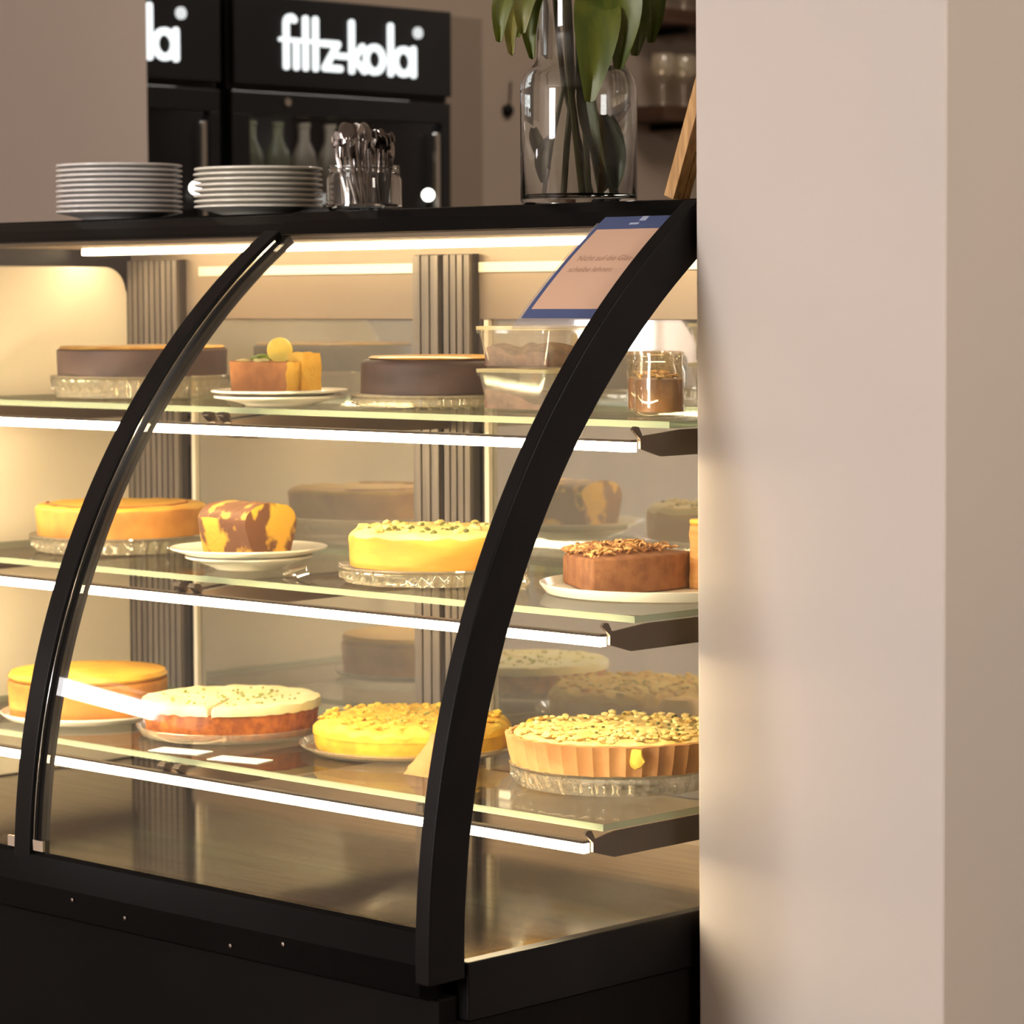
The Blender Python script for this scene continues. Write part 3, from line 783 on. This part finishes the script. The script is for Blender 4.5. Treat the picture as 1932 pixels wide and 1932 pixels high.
tube(bm, [(0, 0, 0.003), (0.02, 0.004, 0.010), (0.044, 0.002, 0.016), (0.052, -0.004, 0.008), (0.040, -0.010, 0.003), (0.02, -0.006, 0.003)], 0.0022, 6)
o = obj('serving_tongs', bm, CHROME, smooth=True, loc=(-0.705, 0.405, z2)); tag(o, 'thin bent clear wire tongs on the middle shelf right of the marble cake plates', 'tongs')

# ---- bottom shelf
plate('cream plate under the cut yellow cake, leftmost on the bottom shelf', -1.180, 0.450, z3, 0.125, h=0.010, flat=0.93)
t = thing('yellow_cake', 'tall round cake with smooth yellow glaze, leftmost on the bottom shelf', 'cake', (-1.180, 0.450, z3 + 0.0045))
obj('cake_body', cake_body(0.114, 0.052, 0.006, 0.003, 0.001, 0.001, 9), [GOLD, GOLD], t, smooth=True)
bm = B(); lathe(bm, [(0, 0), (0.110, 0), (0.114, 0.004), (0.110, 0.010), (0.06, 0.012), (0, 0.0125)], 72, (0, 0, 0.0525)); obj('lemon_glaze', bm, GOLDT, t, smooth=True)

glass_plate('clear glass plate under the frosted orange cake on the bottom shelf', -0.900, 0.480, z3, 0.131, 0.014)
t = thing('carrot_cake', 'orange sponge cake with cream frosting and green crumbs on the bottom shelf', 'cake', (-0.900, 0.480, z3 + 0.0045))
obj('sponge', cake_body(0.120, 0.034, 0.003, 0.004, 0.001, 0.0025, 12, nf=70), [CARROT, CARROT], t, smooth=True)
# two frosting halves with a cut between them
for a0, a1 in ((-2.75, -0.98), (-0.93, 3.48)):
    bm = B(); nA = 60; nR = 10; ringsT = []
    for i in range(nA + 1):
        a = a0 + (a1 - a0) * i / nA; row = []
        for j in range(nR + 1):
            r = 0.121 * j / nR + 0.001
            h_ = 0.0445 + 0.0025 * noise.noise(Vector((r * math.cos(a) * 55, r * math.sin(a) * 55, 3))) + 0.003 * math.exp(-((r - 0.108) / 0.012) ** 2)
            if i in (0, nA): h_ -= 0.003
            row.append(bm.verts.new((r * math.cos(a), r * math.sin(a), h_)))
        r = 0.1235; row.append(bm.verts.new((r * math.cos(a), r * math.sin(a), 0.040)))
        row.append(bm.verts.new((0.1225 * math.cos(a), 0.1225 * math.sin(a), 0.0335 - 0.002 * noise.noise(Vector((a * 9, 0, 0))))))
        row.append(bm.verts.new((0.001 * math.cos(a), 0.001 * math.sin(a), 0.0345)))
        ringsT.append(row)
    m_ = len(ringsT[0])
    for i in range(nA):
        for j in range(m_): bm.faces.new((ringsT[i][j], ringsT[i + 1][j], ringsT[i + 1][(j + 1) % m_], ringsT[i][(j + 1) % m_]))
    bm.faces.new(ringsT[0]); bm.faces.new(ringsT[-1][::-1])
    obj('frosting', bm, FROST, t, smooth=True)
o = obj('pistachio_crumbs', bits(0.10, 0.0462, 60, 0.0024, seed=21, flat=0.7, jit=0.001), PISTAG, t, smooth=True); o['kind'] = 'stuff'

glass_plate('clear glass plate under the flat streusel cake on the bottom shelf', -0.614, 0.548, z3, 0.149, 0.010)
t = thing('streusel_cake', 'flat yellow streusel cake flecked with green, third from the left on the bottom shelf', 'cake', (-0.612, 0.548, z3 + 0.0045))
obj('cake_body', cake_body(0.132, 0.036, 0.016, 0.004, 0.006, 0.002, 14, nf=60, dome=0.004), [STREUSS, STREUS], t, smooth=True)
o = obj('streusel', bits(0.122, 0.037, 190, 0.0055, seed=31, flat=0.6, jit=0.004), STREUS, t, smooth=True); o['kind'] = 'stuff'
o = obj('herb_flecks', bits(0.11, 0.043, 40, 0.0022, seed=33, flat=0.6), PISTAG, t, smooth=True); o['kind'] = 'stuff'
bm = B(); n = 10
pts = [(0.0, 0.0), (0.075, 0.0), (0.066, 0.03), (0.0, 0.012)]
w_ = ((0, 0), (0.080, 0.0), (0.084, 0.030), (0.074, 0.050), (0.055, 0.058), (0.030, 0.030))
lo = [bm.verts.new((x, 0.0, z)) for x, z in w_]
hi = [bm.verts.new((x, 0.03, z)) for x, z in w_]
bm.faces.new(lo); bm.faces.new(hi[::-1])
for i in range(6): bm.faces.new((lo[i], hi[i], hi[(i + 1) % 6], lo[(i + 1) % 6]))
bmesh.ops.subdivide_edges(bm, edges=bm.edges[:], cuts=4, use_grid_fill=True)
for v in bm.verts: v.co += Vector((1, 1, 0.6)) * 0.005 * noise.noise(v.co * 60)
for v in bm.verts: v.co.z = max(v.co.z, 0.0)
o = obj('cake_wedge', bm, CRUST, smooth=True, loc=(-0.460, 0.385, z3 + 0.0002)); tag(o, 'leaning golden wedge of cake in front of the streusel cake, beside the end frame', 'cake')
bm = B()
lathe(bm, [(0, 0), (0.026, 0), (0.031, 0.012), (0.030, 0.034), (0.022, 0.044), (0, 0.046)], 32, wob=lambda a, r, z: (r * (1 + 0.06 * math.sin(5 * a)), z))
o = obj('muffin', bm, STREUSS, smooth=True, loc=(-0.455, 0.640, z3 + 0.0002)); tag(o, 'small yellow muffin behind the fluted tart, just right of the end frame', 'muffin')

crystal_stand('beaded glass cake stand under the large fluted tart on the bottom shelf', -0.220, 0.520, z3, 0.134, 0.026, 46, foot=True)
t = thing('fluted_tart', 'large round tart with fluted crust and pale creamy top, rightmost on the bottom shelf', 'tart', (-0.205, 0.508, z3 + 0.0300))
bm = B()
R_ = 0.141; H = 0.036; FL = 0.0035


def wobc(a, r, z): return r - FL * abs(math.cos(22 * a)) * (1 if r > 0.12 else 0), z + 0.0012 * noise.noise(Vector((a * 6, r * 50, z * 50)))


lathe(bm, [(0, 0), (R_ - 0.008, 0), (R_ - 0.004, H * 0.4), (R_, H), (R_ - 0.006, H + 0.001), (R_ - 0.010, H * 0.5), (0, H * 0.45)], 264, wob=wobc)
obj('crust', bm, CRUST, t, smooth=True)
bm = B()
lathe(bm, [(0.1295, H * 0.6), (0.1300, H + 0.000), (0.124, H + 0.003), (0.11, H + 0.003), (0.09, H + 0.004), (0.06, H + 0.005), (0.03, H + 0.006), (0, H + 0.006)], 120,
      wob=lambda a, r, z: (r, z + 0.0035 * noise.noise(Vector((r * math.cos(a) * 60, r * math.sin(a) * 60, 9)))))
obj('filling', bm, TARTF, t, smooth=True)
o = obj('cream_crumble', bits(0.125, H + 0.004, 230, 0.0058, seed=41, flat=0.55, jit=0.004), TARTF, t, smooth=True); o['kind'] = 'stuff'
o = obj('herb_flecks', bits(0.118, H + 0.007, 46, 0.0024, seed=43, flat=0.7), PISTA, t, smooth=True); o['kind'] = 'stuff'
o = obj('custard_drip', (lambda b: (blob(b, (0.105, -0.088, 0.022), 0.013, 0, 2, (1, 0.5, 1.0)), b)[1])(B()), STREUS, t, smooth=True)
# price cards lying on the shelf edge
for (x, y, lab) in ((-0.815, 0.318, 'white price card lying on the bottom shelf edge below the frosted cake, left one'), (-0.700, 0.322, 'white price card lying on the bottom shelf edge, right one, nearer the streusel cake')):
    o = obj('price_card', boxes((-0.040, 0.040, -0.018, 0.018, 0, 0.0008)), PAPER, loc=(x, y, z3 + 0.0002)); o.rotation_euler = (0, 0, 0.25); tag(o, lab, 'card')

# ------------------------------------------------------------------ on top of the case
ZT = 1.2932
for (sx, sy, n, rad, lab) in ((-1.232, 0.560, 10, 0.0915, 'left'), (-0.925, 0.560, 8, 0.0890, 'right')):
    first = None
    for k in range(n):
        if first is None:
            bm = B(); lathe(bm, plate_prof(rad, 0.014, 0.0045), 72)
            first = o = obj('dessert_plate', bm, PORC if lab == 'left' else PORCW, smooth=True)
        else:
            o = first.copy(); COL.objects.link(o)
        o.location = (sx + random.uniform(-.0012, .0012), sy, ZT + k * 0.0074)
        tag(o, ('white dessert plate in the taller left stack on the case' if lab == 'left' else 'beige dessert plate in the right stack, next to the cutlery jar'), 'plate',
            'plates of the %s stack on the case' % lab)
# cutlery jar
JX, JY = -0.668, 0.520
t = thing('glass_jar', 'round clear glass jar packed with cutlery on top of the case', 'jar', (JX, JY, ZT))
bm = B(); r = 0.050; h = 0.060
lathe(bm, [(0, 0), (r * 0.9, 0), (r, 0.006), (r * 1.0, h * 0.70), (r * 0.93, h * 0.83), (r * 0.95, h * 0.86), (r * 0.95, h * 0.92), (r * 0.93, h * 0.94), (r * 0.95, h),
           (r * 0.91, h), (r * 0.89, h * 0.83), (r * 0.955, h * 0.68), (r * 0.955, 0.009), (r * 0.87, 0.0045), (0, 0.0045)], 72)
obj('jar_glass', bm, VGLASS, t, smooth=True)
random.seed(17)
for k in range(30):
    a = k * 2.399; rb = 0.040 * math.sqrt((k + 0.5) / 30); rt = rb * 0.95 + 0.002
    x0, y0 = rb * 0.75 * math.cos(a + 0.5), rb * 0.75 * math.sin(a + 0.5); x1, y1 = rt * math.cos(a), rt * math.sin(a); L = random.uniform(0.075, 0.108)
    bm = B()
    p0 = Vector((x0, y0, 0.0075)); p1 = Vector((x1 * 0.95, y1 * 0.95, L * 0.75)); p2 = Vector((x1 * 1.0, y1 * 1.0, L))
    tube(bm, [p0, p0.lerp(p1, .5), p1, p1.lerp(p2, .7)], [0.0018, 0.0022, 0.0030, 0.0036], 6)
    ang = random.random() * 3.14
    # flared handle end
    n_ = 12; ring = []
    dx = Vector((math.cos(ang), math.sin(ang), 0)); e = p2
    f1 = [bm.verts.new(e + dx * (0.0085 * math.cos(6.2832 * i / n_)) + Vector((0, 0, 0.0115 * math.sin(6.2832 * i / n_))) + Vector((-dx.y, dx.x, 0)) * 0.0011) for i in range(n_)]
    f2 = [bm.verts.new(e + dx * (0.0085 * math.cos(6.2832 * i / n_)) + Vector((0, 0, 0.0115 * math.sin(6.2832 * i / n_))) - Vector((-dx.y, dx.x, 0)) * 0.0011) for i in range(n_)]
    bm.faces.new(f1); bm.faces.new(f2[::-1])
    for i in range(n_): bm.faces.new((f1[i], f1[(i + 1) % n_], f2[(i + 1) % n_], f2[i]))
    o = obj('cutlery', bm, CUTL, smooth=True, loc=(JX, JY, ZT)); tag(o, 'steel piece of cutlery standing handle up in the glass jar', 'cutlery', 'cutlery in the glass jar')

# vase
VX, VY = -0.305, 0.545
vz = ZT
t = thing('glass_vase', 'large clear bottle-shaped glass vase on top of the case near the pillar', 'vase', (VX, VY, vz))
bm = B(); vr = 0.0725
outer = [(0, 0), (vr * 0.96, 0), (vr, 0.006), (vr, 0.140), (vr * 0.98, 0.151), (vr * 0.92, 0.161), (vr * 0.83, 0.168), (0.055, 0.174), (0.0515, 0.183), (0.0505, 0.245), (0.053, 0.260)]
inner = [(r - 0.0032 if r > 0.01 else 0, z) for r, z in outer[3:]][::-1] + [(vr - 0.0032, 0.013), (vr * 0.9, 0.010), (0, 0.010)]
lathe(bm, outer + inner, 96)
obj('vase_body', bm, VGLASS, t, smooth=True)


def leaf_mesh(base, mid, tip, wid, side, mi=0):
    bm = B(); n = 12; base, mid, tip = Vector(base), Vector(mid), Vector(tip); side = Vector(side).normalized(); rows = []
    for i in range(n + 1):
        u = i / n; p = base * (1 - u) ** 2 + mid * 2 * u * (1 - u) + tip * u * u
        w_ = wid * (math.sin(PI * min(1, (u * 0.9 + 0.06))) ** 0.75) * (1 - 0.15 * u) + 0.001
        d = (tip - base).cross(side).normalized()
        row = []
        for j in range(-3, 4):
            q = p + side * w_ * j / 3 + d * (0.006 * abs(j) / 3 + 0.003 * noise.noise(Vector((u * 5, j * .7, wid * 90))))
            row.append(q)
        rows.append((row, d))
    tv = [[bm.verts.new(q) for q in r] for r, d in rows]; bv = [[bm.verts.new(q + d * 0.0012) for q in r] for r, d in rows]
    for i in range(n):
        for j in range(6):
            bm.faces.new((tv[i][j], tv[i + 1][j], tv[i + 1][j + 1], tv[i][j + 1])); bm.faces.new((bv[i][j], bv[i][j + 1], bv[i + 1][j + 1], bv[i + 1][j]))
        bm.faces.new((tv[i][0], bv[i][0], bv[i + 1][0], tv[i + 1][0])); bm.faces.new((tv[i][6], tv[i + 1][6], bv[i + 1][6], bv[i][6]))
    for rw in (0, n):
        for j in range(6): bm.faces.new((tv[rw][j], tv[rw][j + 1], bv[rw][j + 1], bv[rw][j]))
    return bm


CR = Vector((0.719, 0.695, 0))      # roughly across the view from the dining side
CF = Vector((0.695, -0.719, 0))     # towards the dining side


def vp(a, d, z): p = CR * a + CF * d; return (p.x, p.y, z)


bq = thing('green_bouquet', 'bunch of green leafy stems standing in the glass vase', 'plant', (VX, VY, vz + 0.0115))
stems = [(-.020, .0, -.008, 0.0, STEMD, .0042), (.005, .012, -.012, .01, STEM, .005), (.030, -.01, .0, -.01, STEM, .0045), (.045, .005, .004, .01, STEMD, .005), (.018, -.02, -.02, -.01, STEMD, .004),
         (-.045, .005, -.02, .0, STEMD, .003), (.050, -.018, .012, -.012, STEM, .0045), (.012, .022, .004, .018, STEM, .004)]
for (a0, d0, a1, d1, m_, r) in stems:
    bm = B(); tube(bm, [vp(a0, d0, 0.001), vp(a0 * .55 + a1 * .45, d0 * .5 + d1 * .5, .07), vp(a1 * .9, d1, .135), vp(a1 * 1.2, d1 * 1.2, .19), vp(a1 * 1.6, d1 * 1.5, .27)], [r, r, r * .9, r * .9, r * .8], 8)
    obj('stem', bm, m_, bq, smooth=True)
for (b_, m1, t1, wd, sd, mt) in (
        (vp(.014, .024, .245), vp(.03, .085, .24), vp(.012, .070, .110), .030, CR * 1, LEAF),
        (vp(.03, .02, .26), vp(.085, .04, .26), vp(.070, .045, .168), .022, CR + CF * .4, LEAF),
        (vp(.03, .0, .27), vp(.075, .0, .27), vp(.052, .02, .20), .020, CR, LEAF),
        (vp(.02, .04, .27), vp(.07, .07, .27), vp(.048, .065, .150), .026, CR + CF * .2, LEAF),
        (vp(.05, .02, .27), vp(.100, .03, .28), vp(.088, .03, .185), .020, CR, LEAF),
        (vp(-.03, .03, .27), vp(-.10, .05, .28), vp(-.098, .05, .185), .016, CR, LEAF),
        (vp(-.03, .03, .27), vp(-.07, .05, .28), vp(-.070, .05, .195), .018, CR, LEAF2),
        (vp(-.02, .0, .26), vp(-.09, .02, .27), vp(-.082, .03, .170), .014, CR + CF * .3, LEAF2),
        (vp(-.02, .01, .26), vp(-.075, .03, .27), vp(-.058, .04, .165), .015, CR * 1, LEAF),
        (vp(-.01, .0, .27), vp(-.05, -.05, .29), vp(-.075, -.05, .20), .018, CR + CF * .5, LEAF),
        (vp(.01, .02, .165), vp(.00, .045, .10), vp(.030, .03, .030), .012, CR, LEAF),
        (vp(.03, .01, .10), vp(.05, .03, .06), vp(.044, .02, .010), .013, CR, LEAF),
        (vp(.04, -.01, .10), vp(.054, .0, .05), vp(.028, .0, .008), .015, CR + CF * .3, LEAF),
        (vp(-.035, .01, .075), vp(-.052, .02, .05), vp(-.045, .02, .018), .008, CR, LEAF2),
        (vp(-.056, .0, .085), vp(-.052, .01, .06), vp(-.038, .01, .035), .009, CR, LEAF2)):
    obj('leaf', leaf_mesh(b_, m1, t1, wd, sd), mt, bq, smooth=True)

# wooden slat leaning on the pillar
bm = B()
a = math.radians(20)
for (u0, u1, m0) in ((0.0, 0.017, 0), (0.019, 0.030, 0)):
    box(bm, -0.006, 0.010, u0, u1, 0.004, 0.34)
bmesh.ops.rotate(bm, verts=bm.verts[:], matrix=Matrix.Rotation(a, 3, 'Y'), cent=(0, 0, 0))
o = obj('wooden_slat', bm, WOOD, loc=(-0.122, 0.500, ZT + 0.0005), bevel=0.001); tag(o, 'honey coloured grooved wooden slat leaning against the pillar on top of the case', 'wooden slat')

# ------------------------------------------------------------------ fridges with lit signs
XF = -2.6


def stroke(bm, pts, r, x=0.0, seg=10):
    """rounded thick stroke in the (y,z) plane"""
    for i in range(len(pts) - 1):
        a, b = Vector(pts[i]), Vector(pts[i + 1]); d = b - a
        ang = math.atan2(d.y, d.x); vs = []
        for k in range(seg + 1): th = ang + PI / 2 + PI * k / seg; vs.append(a + Vector((math.cos(th), math.sin(th))) * r)
        for k in range(seg + 1): th = ang - PI / 2 + PI * k / seg; vs.append(b + Vector((math.cos(th), math.sin(th))) * r)
        f = [bm.verts.new((x, v.x, v.y)) for v in vs]; g = [bm.verts.new((x + 0.006 + 0.00002 * i, v.x, v.y)) for v in vs]
        bm.faces.new(f[::-1]); bm.faces.new(g)
        n = len(vs)
        for k in range(n): bm.faces.new((f[k], f[(k + 1) % n], g[(k + 1) % n], g[k]))


def arcpts(cx, cy, rx, ry, a0, a1, n=16):
    return [(cx + rx * math.cos(math.radians(a0 + (a1 - a0) * i / n)), cy + ry * math.sin(math.radians(a0 + (a1 - a0) * i / n))) for i in range(n + 1)]


def sign_letters(y0, z0, s):
    """lettering drawn on a grid: one unit = s metres, baseline z0, left end y0"""
    bm = B(); bd = B()
    P = lambda pts: [(y0 + a * s, z0 + b * s * 0.70) for a, b in pts]
    r = 4.9 * s
    # f r i t z - k o l a
    stroke(bm, P([(14, 6), (14, 86)] + arcpts(22, 88, 8, 12, 180, 40, 6)), r)
    stroke(bm, P([(4, 57), (40, 57)]), r * .62)
    stroke(bm, P([(32, 6), (32, 54)]), r)
    stroke(bm, P([(49, 6), (49, 99)]), r)
    stroke(bm, P([(67, 6), (67, 99)]), r)
    stroke(bm, P([(60, 57), (78, 57)]), r * .6)
    stroke(bm, P([(80, 55), (108, 55), (84, 8), (112, 8)]), r)
    stroke(bm, P([(108, 33), (124, 33)]), r * .9)
    stroke(bm, P([(134, 6), (134, 99)]), r)
    stroke(bm, P([(138, 30), (154, 54)]), r); stroke(bm, P([(138, 30), (158, 7)]), r)
    stroke(bm, P(arcpts(177, 31, 16, 24, 0, 360, 20)), r)
    stroke(bm, P([(208, 6), (208, 99)]), r)
    stroke(bm, P(arcpts(233, 31, 16, 24, 0, 360, 20)), r)
    stroke(bm, P([(252, 6), (252, 57)]), r)
    c = [(y0 + 261 * s, z0 + 0.1)]
    stroke(bd, [c[0], (c[0][0] + 1e-4, c[0][1])], 8.2 * s)
    return bm, bd


def fridge(y0, label):
    t = thing('drinks_fridge', label, 'fridge', (XF, y0, 0))
    W = 0.650
    bm = B()
    box(bm, -0.56, -0.035, 0, W, 0.0, 0.10); box(bm, -0.56, -0.53, 0, W, 0.10, 1.62)
    box(bm, -0.53, -0.035, 0, 0.03, 0.10, 1.62); box(bm, -0.53, -0.035, W - 0.03, W, 0.10, 1.62)
    box(bm, -0.56, -0.02, 0, W, 1.62, 1.818)
    obj('body', bm, FRIDGEB, t, bevel=0.004)
    obj('liner', boxes((-0.52, -0.51, 0.03, W - 0.03, 0.10, 1.62)), FRIDGEI, t)
    obj('sign_panel', boxes((-0.0198, 0.0, 0.004, W - 0.004, 1.632, 1.822)), FRIDGEB, t, bevel=0.003)
    l, d = sign_letters(0.125, 1.6685, 0.00158)
    for b in (l, d): bmesh.ops.translate(b, verts=b.verts[:], vec=(0.0005, 0, 0))
    L_ = obj('sign_letters', l, SIGNW, t); L_['label'] = 'white lit lettering fritz-kola'
    obj('sign_dot', d, SIGNG, t)
    bm = B()
    box(bm, -0.0345, -0.006, 0.002, W - 0.002, 1.572, 1.618); box(bm, -0.0345, -0.006, 0.002, 0.052, 0.12, 1.572)
    box(bm, -0.0345, -0.006, W - 0.03, W - 0.002, 0.12, 1.572); box(bm, -0.0345, -0.006, 0.052, W - 0.03, 0.12, 0.2)
    dr = obj('door', bm, FRIDGEB, t, bevel=0.002)
    obj('door_glass', boxes((-0.024, -0.018, 0.0525, W - 0.0305, 0.2005, 1.5715)), FRIDGEG, dr)
    obj('handle', boxes((-0.0055, 0.008, W - 0.060, W - 0.050, 0.9, 1.55)), CHROME, dr, bevel=0.002)
    bm = B(); lathe(bm, [(0, 0), (0.009, 0), (0.009, 0.004), (0, 0.006)], 20)
    bmesh.ops.rotate(bm, verts=bm.verts[:], matrix=Matrix.Rotation(PI / 2, 3, 'Y'), cent=(0, 0, 0)); bmesh.ops.translate(bm, verts=bm.verts[:], vec=(-0.0055, 0.155, 1.600))
    obj('lock', bm, CHROME, dr, smooth=True)
    obj('interior_fill', boxes((-0.10, -0.08, 0.06, W - 0.06, 1.600, 1.606)), FRIDGEFILL, t)  # unseen glowing strip added to brighten the fridge interior
    for zz in (1.37,):
        obj('wire_shelf', boxes((-0.50, -0.06, 0.035, W - 0.035, zz, zz + 0.008)), FRIDGEI, t)
    return t


fridge(1.955, 'black drinks fridge with whole lit sign visible, behind the cutlery jar')
fridge(1.276, 'black drinks fridge with lit sign cut off by the beige wall')
BOT = [pbr('bottle_amber', (0.17, 0.13, 0.08), 0.25, col2=(0.20, 0.15, 0.09), scale=5), pbr('bottle_pale', (0.26, 0.22, 0.16), 0.3, col2=(0.24, 0.20, 0.15), scale=5), pbr('bottle_olive', (0.14, 0.14, 0.085), 0.25, col2=(0.16, 0.15, 0.09), scale=5)]
for k in range(6):
    bm = B(); lathe(bm, [(0, 0), (0.028, 0), (0.030, 0.004), (0.030, 0.10), (0.024, 0.125), (0.012, 0.150), (0.012, 0.178), (0.014, 0.180), (0.014, 0.188), (0, 0.188)], 24)
    o = obj('bottle', bm, BOT[(k * 2 + k // 2) % 3], smooth=True, loc=(XF - 0.14, 2.045 + 0.078 * k, 1.3785))
    tag(o, 'small drinks bottle behind the glass door of the fully visible fridge', 'bottle', 'bottles in the drinks fridge')

# back counter with two glowing balls added as lamp reflections in the fridge doors
t = thing('back_counter', 'low dark counter behind the display case in front of the fridges', 'counter', (-2.40, 2.2, 0))
obj('worktop', boxes((-0.15, 0.15, -0.70, 0.70, 0.90, 0.94)), DARKWOOD, t, bevel=0.003)
obj('cabinet_body', boxes((-0.13, 0.13, -0.68, 0.68, 0.0, 0.8995)), BLACKM, t)
for (y, lab) in ((1.725, 'glowing ball as lamp reflection between the two plate stacks, in front of the fridges'), (2.378, 'glowing ball as lamp reflection right of the cutlery jar, in front of the fridge')):
    t = thing('lamp_reflection', lab, 'reflection', (-2.45, y, 0.9402))
    bm = B(); lathe(bm, [(0, 0), (0.045, 0), (0.045, 0.008), (0, 0.012)], 32); obj('reflection_base', bm, BLACKM, t, smooth=True)
    bm = B(); tube(bm, [(0, 0, 0.01), (0, 0, 0.2), (0, 0, 0.452)], 0.004, 10); obj('reflection_stem', bm, BLACKM, t, smooth=True)
    bm = B(); bmesh.ops.create_uvsphere(bm, u_segments=24, v_segments=16, radius=0.013); bmesh.ops.translate(bm, verts=bm.verts[:], vec=(0, 0, 0.464)); obj('reflection_ball', bm, REFLBALL, t, smooth=True)

# ------------------------------------------------------------------ glass shelves on the back wall
XW = -3.199
def wall_shelf(z, label):
    t = thing('wall_shelf', label, 'shelf', (XW, 4.15, z))
    obj('board', boxes((0, 0.16, -0.32, 0.45, -0.040, 0.0)), DARKWOOD, t, bevel=0.002)
    for y in (-0.2, 0.3): obj('shelf_bracket', boxes((0.0, 0.12, y, y + 0.02, -0.06, -0.0405)), BLACKM, t)
wall_shelf(1.945, 'dark walnut wall shelf above the hanging glasses, upper one right of the vase')
wall_shelf(1.690, 'dark walnut wall shelf below the row of glasses, lower one right of the vase')


def wine_glass(x, y, z, flip, label, group, first=[None]):
    if first[0] is None:
        bm = B()
        lathe(bm, [(0, 0), (0.030, 0), (0.031, 0.002), (0.006, 0.005), (0.004, 0.012), (0.004, 0.060), (0.010, 0.066), (0.028, 0.082), (0.034, 0.105), (0.031, 0.140), (0.029, 0.140), (0.032, 0.105), (0.026, 0.085), (0.0, 0.070)], 32)
        o = obj('wine_glass', bm, CRYST, smooth=True); first[0] = o
    else:
        o = first[0].copy(); COL.objects.link(o)
    o.location = (x, y, z); o.rotation_euler = (PI if flip else 0, 0, 0)
    tag(o, label, 'wine glass', group)


for k in range(6):
    wine_glass(XW + 0.09, 3.90 + 0.085 * k, 1.6905, False, 'clear wine glass standing on the lower walnut wall shelf', 'glasses on the lower wall shelf')
for k in range(6):
    wine_glass(XW + 0.09, 3.90 + 0.085 * k, 1.9455, False, 'clear wine glass standing on the upper walnut wall shelf', 'glasses on the upper wall shelf')
# small hook on the wall
t = thing('wall_hook', 'small dark round hook on the taupe wall left of the vase', 'hook', (XW, 3.392, 1.663))
bm = B(); lathe(bm, [(0, 0), (0.016, 0), (0.016, 0.012), (0.008, 0.02), (0, 0.02)], 24)
bmesh.ops.rotate(bm, verts=bm.verts[:], matrix=Matrix.Rotation(PI / 2, 3, 'Y'), cent=(0, 0, 0)); obj('hook_knob', bm, BLACKM, t, smooth=True)
bm = B(); tube(bm, [(0.006, 0.006, 0.012), (0.006, 0.010, 0.05), (0.006, 0.012, 0.075)], 0.002, 6); obj('hook_wire', bm, BLACKM, t)
